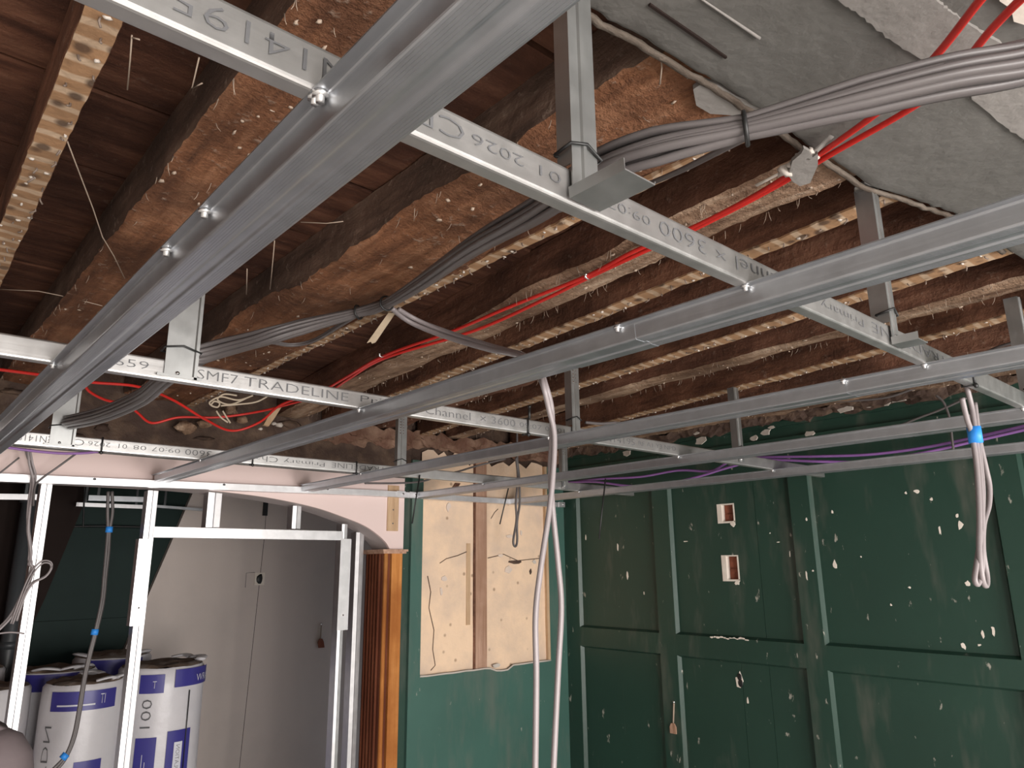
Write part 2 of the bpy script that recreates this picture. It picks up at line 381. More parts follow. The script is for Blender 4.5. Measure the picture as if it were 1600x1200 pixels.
# ---- the back wall with the arched opening
wb = MB()
wb.box(XL, 6.25, YB + .02, YB + .5, 1.33, 2.5); wb.box(6.25, XG + .4, YB + .1, YB + .5, FL, 2.5); 
WB = wb.build('wall_back', M['rubble'], base=(3, YB, FL)); tag(WB, kind='structure')
arch = [(XL, .955), (1.0, .96), (2.6, .965), (3.0, .96), (3.522, .938), (4.081, .893), (4.685, .801), (5.123, .686), (5.456, .579), (5.695, .448), (5.841, .330), (5.90, .235)]
arch = [tuple(p)[:2] for p in smooth([(a, b, 0) for a, b in arch], 4)]
poly = arch + [(6.13, .235), (6.13, 1.32), (XL, 1.32)]
def xzY(Y): return lambda p: (p[0], Y, p[1])
# facing board: quads between the arch line and its top edge
m = MB(); n = len(arch)
tops = [(a[0], 1.32) for a in arch]
V0 = [(a[0], YB, a[1]) for a in arch] + [(a[0], YB, 1.32) for a in arch]; V1 = [(x, YB + .05, z) for x, _, z in V0]
fs = []
for i in range(n - 1): fs += [(i, i + 1, n + i + 1, n + i), (2 * n + i, 3 * n + i, 3 * n + i + 1, 2 * n + i + 1), (i, 2 * n + i, 2 * n + i + 1, i + 1), (n + i, n + i + 1, 3 * n + i + 1, 3 * n + i)]
m.add(V0 + V1, fs); m.box(5.90, 6.13, YB, YB + .05, .235, 1.32)
m.build('plasterboard_fascia', M['pink'], WB)
m = MB()
V0 = [(a[0], YB + .05, a[1]) for a in arch]; V1 = [(a[0], YB + .5, a[1]) for a in arch]; V2 = [(x, y_, z + .05) for x, y_, z in V0]; V3 = [(x, y_, z + .05) for x, y_, z in V1]
fs = []
for i in range(n - 1): fs += [(i, i + 1, n + i + 1, n + i), (2 * n + i, 3 * n + i, 3 * n + i + 1, 2 * n + i + 1), (i, 2 * n + i, 2 * n + i + 1, i + 1), (n + i, n + i + 1, 3 * n + i + 1, 3 * n + i)]
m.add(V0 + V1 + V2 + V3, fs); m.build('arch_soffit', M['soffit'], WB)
MB().box(XL, 6.13, YB - .015, YB + .02, 1.30, 1.42).build('fascia_capping', M['grey_plaster'], WB)
MB().box(5.83, 6.02, YB - .02, YB, .51, 1.18).build('fascia_batten', M['tan_wood'], WB)
mm = MB()
for z in (.62, .82, 1.05): mm.blob((5.925, YB - .022, z), .012, .006, .012, 6, 4)
mm.build('nail_heads', M['ink'], WB)['kind'] = 'stuff'
# wall above the facing: rough stones and torn plaster
rr_ = random.Random(11)
for i in range(14):
    x = rr_.uniform(.2, 9.4); z = rr_.uniform(1.48, 2.0) if x < 6.2 else rr_.uniform(1.9, 2.1)
    MB().blob((x, YB + .02, z), rr_.uniform(.08, .2), .05, rr_.uniform(.03, .07), 8, 5, .7, i).build('stone', M['rubble'], WB)
# green stiles, green lower panel and the opening cut through to cream plaster
MB().box(6.10, 6.28, YB + .06, YB + .1, FL, 1.56).build('shadow_gap_board', M['green'], WB)
cut = (6.475, 9.09)
MB().box(6.27, cut[0], YB, YB + .1, FL, 1.60).build('green_stile', M['green_lit'], WB)
MB().box(cut[1] + .05, XG, YB, YB + .1, FL, 1.72).build('green_stile', M['green_lit'], WB)
m = MB()
xs_ = [cut[0] + (cut[1] + .05 - cut[0]) * i / 22 for i in range(23)]
tp = [-1.57 + .02 * noise.noise(Vector((x * 7, 1, 0))) - (.06 if 7.82 < x < 8.2 else 0) for x in xs_]
for i in range(22):
    m.add([(xs_[i], YB, FL), (xs_[i + 1], YB, FL), (xs_[i + 1], YB, tp[i + 1]), (xs_[i], YB, tp[i]), (xs_[i], YB + .1, FL), (xs_[i + 1], YB + .1, FL), (xs_[i + 1], YB + .1, tp[i + 1]), (xs_[i], YB + .1, tp[i])],
          [(0, 1, 2, 3), (4, 7, 6, 5), (3, 2, 6, 7)])
m.build('green_board', M['green_lit'], WB)
m = MB(); m.tube([(xs_[i], YB - .004, tp[i] + .004) for i in range(23)], .014, 5); m.build('torn_edge', M['flake'], WB)
for a, b in ((cut[0], 7.53), (7.76, cut[1])):
    m = MB(); nn = 10; mm_ = 16
    V = [(a + (b - a) * i / nn, YB + .055 + .008 * noise.noise(Vector((i * .5, j * .4, a))), -1.62 + (j / mm_) * (3.34 + .2 * noise.noise(Vector((i * .9, 5, a))))) for i in range(nn + 1) for j in range(mm_ + 1)]
    m.add(V, [(i * (mm_ + 1) + j, i * (mm_ + 1) + j + 1, (i + 1) * (mm_ + 1) + j + 1, (i + 1) * (mm_ + 1) + j) for i in range(nn) for j in range(mm_)], True)
    m.build('cream_plaster', M['cream'], WB)
MB().box(7.53, 7.76, YB + .02, YB + .09, -1.60, 1.9).build('timber_stud', M['stud_wood'], WB)
MB().box(7.50, 7.535, YB + .035, YB + .09, -1.60, 1.85).build('stud_edge', M['joist'], WB)
MB().box(cut[1] - .005, cut[1] + .05, YB - .004, YB + .1, -1.57, 1.72).build('cut_board_edge', M['tan_wood'], WB)
m = MB(); m.add([(6.9, YB + .03, 1.02), (7.0, YB + .03, 1.02), (7.22, YB + .03, 1.3), (7.12, YB + .03, 1.3), (6.9, YB + .05, 1.02), (7.0, YB + .05, 1.02), (7.22, YB + .05, 1.3), (7.12, YB + .05, 1.3)],
    [(0, 1, 2, 3), (4, 7, 6, 5), (0, 4, 5, 1), (1, 5, 6, 2), (2, 6, 7, 3), (3, 7, 4, 0)]); m.build('timber_brace', M['joist'], WB)
def on_back(px, py): return at(px, py, Y=YB)
CREAM = [(808, 878, .16, .035, 'rubble'), (797, 890, .10, .07, 'pale_patch'), (838, 878, .05, .04, 'flake'), (832, 893, .03, .05, 'rubble'), (775, 1040, .09, .03, 'flake'), (785, 868, .09, .03, 'pale_patch'), (697, 905, .07, .05, 'pale_patch'), (692, 925, .03, .08, 'pale_patch'), (703, 792, .05, .08, 'pale_patch'), (800, 838, .09, .03, 'pale_patch'), (817, 832, .03, .06, 'pale_patch')]
for pl in (((671, 900), (676, 925), (673, 950), (681, 985), (679, 1015), (683, 1040), (676, 1048)), ((690, 880), (700, 873), (718, 868), (732, 862)), ((770, 810), (776, 800), (781, 795)), ((765, 872), (790, 866), (812, 876), (850, 872))):
    MB().tube([(lambda q: (q.x, YB + .046, q.z))(on_back(*c)) for c in pl], .006, 4).build('crack', M['rubble'], WB)
p = on_back(734, 890); MB().box(p.x - .03, p.x + .05, YB + .045, YB + .06, -.9, .35).build('glue_streak', M['tan_wood'], WB)

# ---- the green panelled wall on the right
wg = MB(); wg.box(XG + .16, XG + .5, YR, YB + .5, FL, 2.5)
WG = wg.build('wall_right', M['brick'], base=(XG, 4, FL)); tag(WG, kind='structure')
stiles = [(9.09, 9.40), (7.09, 7.40), (4.765, 5.045), (2.32, 2.60), (.05, .33), (-2.3, -2.0), (-4.6, -4.3), (-7.4, -7.0)]
for a, b in stiles: MB().box(XG, XG + .08, a, b, FL, 1.62).build('panel_stile', M['green'], WG)
def bevelled(y0, y1, z0, z1):
    m = MB(); t = .035; x0, x1 = XG + .006, XG + .075; ch = []
    o = [(y0, z0), (y1, z0), (y1, z1), (y0, z1)]; i_ = [(y0 + t, z0 + t), (y1 - t, z0 + t), (y1 - t, z1 - t), (y0 + t, z1 - t)]
    V = [(x0, *p) for p in o] + [(x1, *p) for p in i_]
    return m.add(V, [(k, (k + 1) % 4, 4 + (k + 1) % 4, 4 + k) for k in range(4)])
CHIPS_EXTRA = []
holes = [(5.965, 6.232, .585, .845), (5.967, 6.222, -.245, .10)]
for k in range(len(stiles) - 1):
    y0, y1 = stiles[k + 1][1], stiles[k][0]
    MB().box(XG, XG + .08, y0, y1, -1.34, -1.04).build('panel_rail', M['green'], WG)
    MB().box(XG, XG + .08, y0, y1, 1.22, 1.62).build('panel_rail', M['green'], WG)
    MB().box(XG, XG + .08, y0, y1, FL, FL + .5).build('panel_rail', M['green'], WG)
    for z0, z1 in ((-1.04, 1.22), (FL + .5, -1.34)):
        bevelled(y0, y1, z0, z1).build('panel_moulding', M['green'], WG)
        cuts = [y0, y1] if k != 1 else [y0, 5.62, 6.09 if z0 > -2 else 6.05, y1]
        for a, b in zip(cuts[:-1], cuts[1:]):
            hh = [(max(a, h[0]), min(b, h[1]), h[2], h[3]) for h in holes if z0 > -2 and h[0] < b and h[1] > a] if k == 1 else []
            MB().plate('x', a + .003, b - .003, z0, z1, XG + .07, XG + .10, hh).build('panel_board', M['green'], WG)
for h in holes:   # sawn edges of the two square cut-outs
    m = MB(); t = .012
    m.box(XG + .062, XG + .15, h[1] - .065, h[1] + t, h[2] - t, h[3] + t)
    m.box(XG + .066, XG + .13, h[0] - t, h[0] + .01, h[2], h[3]); m.box(XG + .066, XG + .13, h[0] - t, h[1], h[3] - .006, h[3] + .012); m.box(XG + .066, XG + .13, h[0] - t, h[1], h[2] - .012, h[2] + .014)
    m.build('cut_edge', M['white_chip'], WG)
    m = MB(); bz = (h[2] + h[3]) / 2
    MB().box(XG + .14, XG + .165, h[0], h[1] - .07, h[2], bz - .01).build('brick', M['brick'], WG); MB().box(XG + .145, XG + .165, h[0], h[1] - .07, bz + .01, h[3]).build('brick', M['brick'], WG)
    CHIPS_EXTRA.append(((XG + .062, h[0] + .03, h[2] - .03), .05, .045))
p = at(1155, 1062, X=XG + .06)
ko = MB(); ko.blob((XG + .064, p.y - .006, p.z + .035), .008, .038, .05, 10, 5); ko.blob((XG + .064, p.y - .016, p.z - .045), .008, .042, .055, 10, 5); ko.build('keyhole_recess', M['black'], WG)
CHIPS_EXTRA.append(((XG + .064, p.y - .004, p.z - .008), .062, .125))
# torn paint along the top of the middle rail and loose chips
rc = random.Random(21); CHIPS = list(CHIPS_EXTRA)
for i in range(12): p = at(1112 + i * 5, 996 + i * .6, X=XG); CHIPS.append(((XG - .003, p.y, -1.04 + rc.uniform(-.008, .012)), .035, .008 + .012 * rc.random()))
for px, py, a, b in ((1070, 846, .05, .012), (1234, 866, .010, .05), (1203, 833, .012, .012), (1216, 847, .03, .008), (1264, 812, .016, .025), (1264, 900, .012, .07), (1274, 892, .016, .016), (1552, 985, .02, .06), (1512, 912, .03, .045), (1432, 768, .035, .025), (1455, 780, .02, .02), (1392, 945, .014, .016), (1421, 918, .022, .014), (1500, 820, .035, .06), (1495, 806, .02, .03), (1468, 828, .014, .06), (1530, 1008, .022, .014), (1505, 1010, .03, .04), (1304, 882, .03, .06), (965, 855, .02, .07), (980, 900, .02, .07), (915, 840, .012, .05), (1006, 927, .014, .03), (1535, 990, .02, .05), (1300, 800, .015, .03), (1415, 770, .015, .02), (1345, 870, .012, .012), (1168, 1095, .022, .055)):
    p = at(px, py, X=XG + .064); CHIPS.append(((XG + .067 if not 1255 < px < 1285 else XG - .003, p.y, p.z), a, b))
# frieze and ledges above the panelling
MB().box(XG - .03, XG + .1, YR, YB, 1.62, 1.70).build('panel_ledge', M['green'], WG)
MB().box(XG + .02, XG + .12, YR, YB, 1.70, 1.86).build('frieze_board', M['green'], WG)
MB().box(XG - .06, XG + .1, YR, YB, 1.86, 1.93).build('panel_ledge', M['green'], WG)
MB().box(XG - .02, XG + .12, YR, YB, 1.93, 2.35).build('frieze_board', M['green'], WG)
def chip(p, a, b, axis, mat, par, name, seed, th=.008, tilt=0.0):
    """thin broken flake: an irregular polygon with thickness, lying in the plane across axis"""
    r_ = random.Random(seed); n_ = 8; P = []
    for k in range(n_):
        q = 2 * math.pi * k / n_ + r_.uniform(-.25, .25); rr2 = r_.uniform(.55, 1.1); P.append((math.cos(q) * a * rr2, math.sin(q) * b * rr2))
    if axis == 'x': f0 = lambda q: (p[0] + tilt * q[1], p[1] + q[0], p[2] + q[1]); f1 = lambda q: (p[0] + th + tilt * q[1], p[1] + q[0] * 1.06, p[2] + q[1] * 1.06)
    else: f0 = lambda q: (p[0] + q[0], p[1] + tilt * q[1], p[2] + q[1]); f1 = lambda q: (p[0] + q[0] * 1.06, p[1] + th + tilt * q[1], p[2] + q[1] * 1.06)
    m = MB(); m.prism(P, f0, f1); return m.build(name, M[mat], par)
for k, (px, py, a, b, mt) in enumerate(CREAM): p = on_back(px, py); chip((p.x, YB + (.040 if py != 1040 else -.014), p.z), a, b, 'y', mt, WB, 'broken_patch', k + 60, .02)
for k, (p, a, b) in enumerate(CHIPS): chip(p, a, b, 'x', 'white_chip', WG, 'paint_chip', k, .004)
m = MB(); V = []; ns, nr = 120, 7
for i in range(ns + 1):
    yv = .9 + i * .07
    for j in range(nr + 1):
        q = j / nr; e = .09 * noise.noise(Vector((yv * 3.1, q * 2, 1))) + .05 * noise.noise(Vector((yv * 9, q * 4, 7)))
        V.append((XG - .22 + .20 * q + e * .4, yv, 2.02 - .12 * math.sin(q * 2.2) + e))
m.add(V, [(i * (nr + 1) + j, i * (nr + 1) + j + 1, (i + 1) * (nr + 1) + j + 1, (i + 1) * (nr + 1) + j) for i in range(ns) for j in range(nr)]); m.build('torn_plaster', M['rubble'], WG)
m = MB(); V = []; ns = 90
for i in range(ns + 1):
    xv = 4.6 + i * .054
    for j in range(nr + 1):
        q = j / nr; e = .10 * noise.noise(Vector((xv * 3.1, q * 2, 11))) + .06 * noise.noise(Vector((xv * 9, q * 4, 17))); lo_ = 1.80 if xv > 6.2 else 1.74
        V.append((xv, YB - .14 + .16 * q + e * .4, 2.02 - (2.02 - lo_) * math.sin(q * 1.57) + e))
m.add(V, [(i * (nr + 1) + j, i * (nr + 1) + j + 1, (i + 1) * (nr + 1) + j + 1, (i + 1) * (nr + 1) + j) for i in range(ns) for j in range(nr)]); m.build('torn_plaster', M['torn'], WB)
for k, (px, py, s_) in enumerate(((1095, 688, 1.2), (1086, 676, .8), (1195, 676, 1.0), (1205, 668, .6), (1265, 677, .8), (1178, 685, .9), (1357, 632, 1.1), (1405, 623, 1.0), (1320, 638, 1.2), (978, 708, 1.0), (1310, 632, .7), (1386, 630, .6))):
    p = at(px, py, X=XG - .14); chip(p, .10 * s_, .055 * s_, 'x', 'flake', WG, 'plaster_flake', px, .014, .3)
# ---- the back room beyond the arch
YK = 16.0
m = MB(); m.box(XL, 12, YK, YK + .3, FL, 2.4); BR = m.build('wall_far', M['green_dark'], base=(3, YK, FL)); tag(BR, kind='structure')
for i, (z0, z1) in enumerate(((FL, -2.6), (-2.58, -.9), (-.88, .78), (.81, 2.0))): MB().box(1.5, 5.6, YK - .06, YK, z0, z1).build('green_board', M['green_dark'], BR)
def leaning(name, pts, y0, y1, mat):
    m = MB(); m.prism(pts, lambda p: (p[0], y0, p[1]), lambda p: (p[0], y1, p[1])); return m.build(name, mat, BR)
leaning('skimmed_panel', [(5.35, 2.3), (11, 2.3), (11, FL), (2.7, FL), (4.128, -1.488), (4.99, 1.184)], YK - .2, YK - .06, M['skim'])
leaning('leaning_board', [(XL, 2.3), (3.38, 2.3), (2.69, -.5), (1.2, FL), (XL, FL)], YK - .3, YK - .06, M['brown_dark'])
p0, p1 = at(413, 840, Y=YK - .2), at(374, 1200, Y=YK - .2)
MB().tube([(p0.x, YK - .2, 1.2), (p0.x, YK - .2, p0.z), (p1.x + .0, YK - .2, p1.z)], .005, 4).build('board_joint', M['brown_dark'], BR)
a, b = at(398, 895, Y=YK - .2), at(412, 914, Y=YK - .2)
m = MB(); m.box(a.x, b.x, YK - .225, YK - .2, b.z, a.z); m.build('socket_box', M['white_chip'], BR)
m = MB(); m.blob(((a.x + b.x) / 2, YK - .23, (a.z + b.z) / 2), .07, .02, .10, 10, 6, .3); m.build('socket_opening', M['black'], BR)
p = at(385, 893, Y=YK - .2); m = MB(); m.tube([(p.x, YK - .205, a.z - .3), (p.x, YK - .205, a.z), (a.x, YK - .205, a.z + .01)], .005, 4); m.build('pencil_line', M['ink'], BR)
p = at(414, 795, Y=YK - .2); m = MB(); m.box(p.x - .05, p.x + .05, YK - .24, YK - .2, p.z - .15, p.z + .15); m.build('wall_notch', M['black'], BR)
wbl = MB().box(XL - .4, XL, YB, YK + .3, FL, 2.4).build('wall_back_left', M['brick']); tag(wbl, kind='structure')
wbr = MB().box(10.6, 11, YB + .5, YK + .3, FL, 2.4).build('wall_back_right', M['paintwhite']); tag(wbr, kind='structure')
cb = MB(); cb.box(XL, 11, YB + .5, YK + .3, 2.05, 2.4); CB = cb.build('ceiling_back', M['board'], base=(3, 12, 2.05)); tag(CB, kind='structure')
for i in range(7): MB().box(XL, 11, 10.1 + i * .85, 10.25 + i * .85, 1.85, 2.06).build('ceiling_joist', M['joist'], CB)

# ------------------------------------------------------------------ old joists and battens
def beam(x0, x1, z0, z1, k, amp, seed, mat, parent, name, y0=.6, y1=9.38, nseg=170, wane=0.0, side=None):
    """rough sawn timber along Y; k slews it, amp roughens it, wane hollows the lower arrises"""
    m = MB(); nx, nz = 8, 4; ring = [(i / nx, 0) for i in range(nx)] + [(1, j / nz) for j in range(nz)] + [(1 - i / nx, 1) for i in range(nx)] + [(0, 1 - j / nz) for j in range(nz)]
    n = len(ring); V = []; F = []
    for s in range(nseg + 1):
        y_ = y0 + (y1 - y0) * s / nseg; dx = k * (y_ - 2)
        lo = wane * max(0, noise.noise(Vector((seed * 3.1, y_ * .9, 0))) + .15); ro = wane * max(0, noise.noise(Vector((seed * 5.3, y_ * 1.1, 4))) + .1)
        for (u, v) in ring:
            px_, pz = x0 + (x1 - x0) * u + dx, z0 + (z1 - z0) * v
            q = Vector((px_ * 3, y_ * 2.2, pz * 3 + seed)); q2 = Vector((px_ * 12, y_ * 14, pz * 12 + seed))
            a = amp * (1 - .8 * v)
            px_ += a * noise.noise(q) + a * .6 * noise.noise(q2); pz += a * .8 * noise.noise(q + Vector((9, 0, 0))) + a * .6 * noise.noise(q2 + Vector((5, 2, 0)))
            if v == 0:
                if u < .3: pz += lo * (.3 - u) * 2.2
                if u > .7: pz += ro * (u - .7) * 2.2
            V.append((px_, y_, pz))
    for s in range(nseg):
        for i in range(n): F.append((s * n + i, s * n + (i + 1) % n, (s + 1) * n + (i + 1) % n, (s + 1) * n + i))
    F += [tuple(range(n)), tuple(range(nseg * n, (nseg + 1) * n))]
    return m.add(V, F, True).build(name, mat, parent, sharp=38, mat2=side, pick=lambda i: 0 if i < nseg * n and (i % n) < nx else 1)
def joist(x0, x1, k, label, mat='joist', amp=.03, wane=.15, z0=2.0, seed=1, y0=.6):
    t = thing('floor_joist', (x0, 5, z0), label, 'joist', 'old floor joists')
    beam(x0, x1, z0, 2.315, k, amp, seed, M[mat], t, 'timber', wane=wane, y0=y0, side=M['joist'] if mat != 'joist_rust' else M['joist_side'])
    r_ = random.Random(seed * 7); fb = MB()
    for q in range(110):
        yv = r_.uniform(1.45, 9.2); u = r_.choice((0, 1, 1, r_.random())); xv = x0 + (x1 - x0) * u + k * (yv - 2); l = r_.uniform(.02, .06); dx, dy = r_.uniform(-.025, .025), r_.uniform(-.03, .03)
        fb.tube([(xv, yv, z0 + .01), (xv + dx * .4, yv + dy * .4, z0 - l * .5), (xv + dx, yv + dy, z0 - l)], .0028, 3, r1=.001)
        if q % 3 == 0: fb.blob((x0 + (x1 - x0) * r_.uniform(.05, .95) + k * (yv - 2), yv, z0 - .004), r_.uniform(.006, .02), r_.uniform(.006, .025), r_.uniform(.004, .01), 5, 3, .8, q)
    fb.build('splinters', M['web'], t)['kind'] = 'stuff'
    return t
J = {}
joist(-1.5, -.75, 0, 'old brown floor joist at far left, outside the nail-stained tan batten', seed=31)
J[1] = joist(.90, 1.38, 0, 'rust-brown floor joist immediately left of the nearest big furring channel', 'joist_rust', .02, .08, seed=2)
J[2] = joist(2.13, 2.86, 0, 'wide wavy rust-brown floor joist with grey cable bundle tied beneath', 'joist_rust', .035, .25, seed=3)
J[3] = joist(3.36, 3.75, .09, 'pale worm-eaten floor joist carrying the clipped red cables', 'joist_tan', .016, .07, seed=4)
J[4] = joist(4.80, 5.08, .1, 'dark floor joist mostly hidden above the second furring channel', 'joist', .03, .1, seed=5)
J[5] = joist(6.20, 6.46, .09, 'floor joist with pale ragged underside between second and third furring channels', 'joist_tan', .016, .07, seed=6)
J[6] = joist(7.95, 8.25, .09, 'dark floor joist right above the third furring channel', 'joist', .016, .07, seed=7)
J[7] = joist(9.0, 9.44, 0, 'rough floor joist against the green wall, fringed with torn plaster', 'joist_tan', .03, .2, seed=8)
def batten(x0, x1, k, label, period=.135, seed=1, z0=1.985):
    t = thing('lath_batten', (x0, 5, z0), label, 'batten', 'lath battens under the joists')
    beam(x0, x1, z0 + .012, 2.31, k, .012, seed, M['batten'], t, 'timber')
    beam(x0 + .004, x1 - .004, z0, z0 + .02, k, .012, seed, M['lath'], t, 'lath_face')
    r_ = random.Random(seed); nb = MB(); mk = MB(); yv = 1.0
    while yv < 9.2:       # bent nails and crumbs of old plaster left hanging
        x = x0 + k * (yv - 2) + (x1 - x0) * r_.uniform(.25, .95)
        nb.tube([(x, yv, z0 + .015), (x + r_.uniform(-.008, .008), yv + r_.uniform(-.01, .01), z0 - .012), (x + r_.uniform(-.02, .02), yv + r_.uniform(-.02, .02), z0 - r_.uniform(.015, .035))], .005, 5)
        if r_.random() < .55: mk.blob((x0 + k * (yv - 2) + (x1 - x0) * r_.uniform(.05, .95), yv + r_.uniform(-.05, .05), z0 - .004), r_.uniform(.007, .018), r_.uniform(.006, .014), r_.uniform(.004, .010), 6, 4, .8, int(yv * 50))
        yv += period * r_.uniform(.7, 1.3)
    nb.build('nails', M['nail'], t)['kind'] = 'stuff'
    mk.build('plaster_crumbs', M['flake'], t)['kind'] = 'stuff'
    return t
batten(.315, .45, .012, 'tan batten at upper left dotted with dark nail stains', .13, 41)
batten(2.85, 2.945, 0, 'lath-marked batten on the right flank of the wide wavy joist', .13, 42)
batten(4.07, 4.22, .085, 'orange lath-marked batten just right of the joist carrying red cables', .13, 43)
batten(5.44, 5.61, .12, 'lath-marked batten just right of the second furring channel', .13, 44)
batten(7.0, 7.17, .17, 'lath-marked batten just above the third furring channel', .13, 45)
batten(8.6, 8.72, .06, 'lath-marked batten nearest the green wall', .13, 46)

# ------------------------------------------------------------------ furring channels (along Y)
GF, GT = 1.0, 1.078                              # underside and top of the furring
FX = [.676, 2.54, 4.40, 6.27, 8.15]
flabel = ['big galvanised furring channel crossing nearest the camera, upper left', 'second galvanised furring channel, loose grey cables hanging behind it',
          'third galvanised furring channel, running above the taped cable loop', 'fourth galvanised furring channel, between the third one and the green wall',
          'fifth galvanised furring channel, the one nearest the green panelling']
f0 = None
prof = [(-.040, .078), (-.006, .078), (.0, 0), (.062, 0), (.072, .007), (.098, .007), (.108, 0), (.170, 0), (.176, .078), (.210, .078)]
m = MB(); m.sheet(prof, .005, -1.5, 9.27, lambda u, v, w_: (u, w_, GF + v), r=.009)
fmesh = None
for i, x in enumerate(FX):
    t = thing('furring_channel', (x, 4, GF), flabel[i], 'channel', 'furring channels')
    if fmesh is None: fmesh = m.mesh('hat_section', M['furring'], W((0, 4, GF)))
    o = bpy.data.objects.new('hat_section', fmesh); C.objects.link(o); o.parent = t
    # crimped ribs rolled along the face
    rm = MB()
    for q in (.012, .021, .030, .039, .048, .122, .131, .140, .149, .158): rm.box(x + q - .0014, x + q + .0014, -1.5, 9.27, GF - .0010, GF + .001)
    rm.build('rolled_ribs', M['furring'], t)['kind'] = 'stuff'
def screw_on(p, par, r=.016, ax=(0, 0, -1)):
    m = MB(); a = Vector(ax); p = Vector(p); m.tube([p, p + a * r * .5], r, 8); m.tube([p - a * r, p + a * r * 1.2], r * .55, 6)
    return m.build('screw', M['screw'], par)
furr = [o for o in C.objects if o.name.startswith('furring_channel')]
PY = [1.405, 4.45, 7.65]
for i, t in enumerate(furr):
    for y_ in PY: screw_on((FX[i] - .023, y_ + .02, GT - .0), t, .019)
for px, py, i in ((255, 388, 0), (308, 325, 0), (512, 150, 0), (972, 513, 1), (1325, 597, 2)):
    p = at(px, py, Z=GT); screw_on((FX[i] - .02, p.y, GT), furr[i], .021)
# overlapped joints (sleeves) seen on three channels
for i, px, py in ((1, 870, 565), (2, 1225, 640), (3, 1460, 690)):
    p = at(px, py, Z=GF); m = MB(); m.sheet([(a - .0 if a > .05 else a - .0015, b - .002) for a, b in prof[1:-1]], .002, p.y - .5, p.y, lambda u, v, w_: (u + FX[i] + (.003 if u > .08 else 0), w_, GF + v), r=.009)
    m.build('lapped_end', M['furring'], furr[i])

# ------------------------------------------------------------------ primary channels (along X)
PZ0, PZ1 = 1.080, 1.203
pprof = [(.055, .010), (.055, 0), (0, 0), (0, .123), (.052, .123), (.052, .112)]
plabel = ['nearest galvanised primary channel, printed upside down, running down to the right edge', 'middle galvanised primary channel, printed the right way up', 'farthest galvanised primary channel, printed upside down, just before the pink fascia']
prim = []
for i, y_ in enumerate(PY):
    t = thing('primary_channel', (3, y_, PZ0), plabel[i], 'channel', 'primary channels')
    MB().sheet(pprof, -.005, -2.5, 9.42, lambda u, v, w_: (w_, y_ + u, PZ0 + v), r=.012).build('channel_section', M['primary'], t); prim.append(t)
def pr(i, body, pa, pb, h=.052, flip=False, dz=0):
    y_ = PY[i]; a, b = at(*pa, Y=y_).x, at(*pb, Y=y_).x
    text(body, a, b, PZ0 + .066 + dz, h, lambda u, v: (u, y_ - .0025, v), M['ink'], prim[i], flip)
zc = .06
pr(0, 'EN14195', (268, 0), (590, 150), .058, True); pr(0, 'CE', (650, 190), (725, 215), .056, True); pr(0, '2026', (737, 215), (818, 255), .034, True)
pr(0, '01', (843, 268), (876, 285), .034, True); pr(0, '09:07 08', (905, 305), (1016, 350), .034, True); pr(0, '3600', (1030, 355), (1103, 390), .055, True); pr(0, 'x', (1118, 395), (1134, 405), .03, True)
pr(0, 'Channel', (1150, 412), (1250, 460), .058, True); pr(0, 'Primary', (1283, 478), (1350, 512), .05, True); pr(0, 'TRADELINE', (1362, 512), (1480, 570), .052, True)
pr(1, '659', (178, 568), (232, 575), .045); pr(1, 'SMF7', (308, 590), (371, 600), .058); pr(1, 'TRADELINE', (381, 603), (544, 628), .058)
pr(1, 'Primary', (563, 628), (660, 645), .06); pr(1, 'Channel', (664, 648), (735, 660), .06); pr(1, 'x', (750, 660), (760, 662), .035); pr(1, '3600', (768, 664), (805, 668), .058)
pr(1, '09:07 08 01', (812, 668), (882, 678), .04); pr(1, 'CE', (905, 682), (930, 686), .058); pr(1, 'EN14195', (938, 688), (992, 696), .058); pr(1, 'RF A1 Y3 NPD', (998, 697), (1056, 706), .042)
pr(2, 'EN14195', (18, 690), (80, 694), .058, True); pr(2, 'CE', (104, 694), (131, 697), .058, True); pr(2, '2026', (137, 697), (172, 700), .042, True); pr(2, '01', (185, 700), (198, 702), .042, True)
pr(2, '08', (208, 702), (228, 704), .042, True); pr(2, '09:07', (237, 704), (281, 709), .042, True); pr(2, '3600', (289, 709), (330, 713), .058, True); pr(2, 'x', (340, 714), (350, 715), .035, True)
pr(2, 'Channel', (358, 715), (434, 722), .06, True); pr(2, 'Primary', (443, 722), (507, 729), .06, True); pr(2, 'TRADELINE', (518, 730), (602, 738), .055, True)
for i, px, py in ((2, 158, 708), (2, 394, 735), (2, 557, 740), (1, 826, 690), (0, 1525, 605)):     # black ties round the channels
    q = at(px, py, Y=PY[i] - .01); m = MB(); y_ = PY[i]
    pts = [(q.x, y_ - .008, PZ0 - .008), (q.x, y_ - .008, PZ1 + .008), (q.x, y_ + .065, PZ1 + .008), (q.x, y_ + .065, PZ0 - .008), (q.x, y_ - .008, PZ0 - .008)]
    m.tube(pts, .008, 6); m.blob((q.x, y_ - .012, PZ0 - .012), .018, .014, .018, 6, 4); m.build('cable_tie', M['black'], prim[i])
p = at(826, 636, Y=PY[1]); m = MB(); m.tube([(p.x, PY[1] - .008, PZ1), (p.x, PY[1] - .008, p.z)], .012, 6); m.blob((p.x, PY[1] - .01, p.z), .018, .018, .014, 6, 4); m.build('cable_tie', M['black'], prim[1])

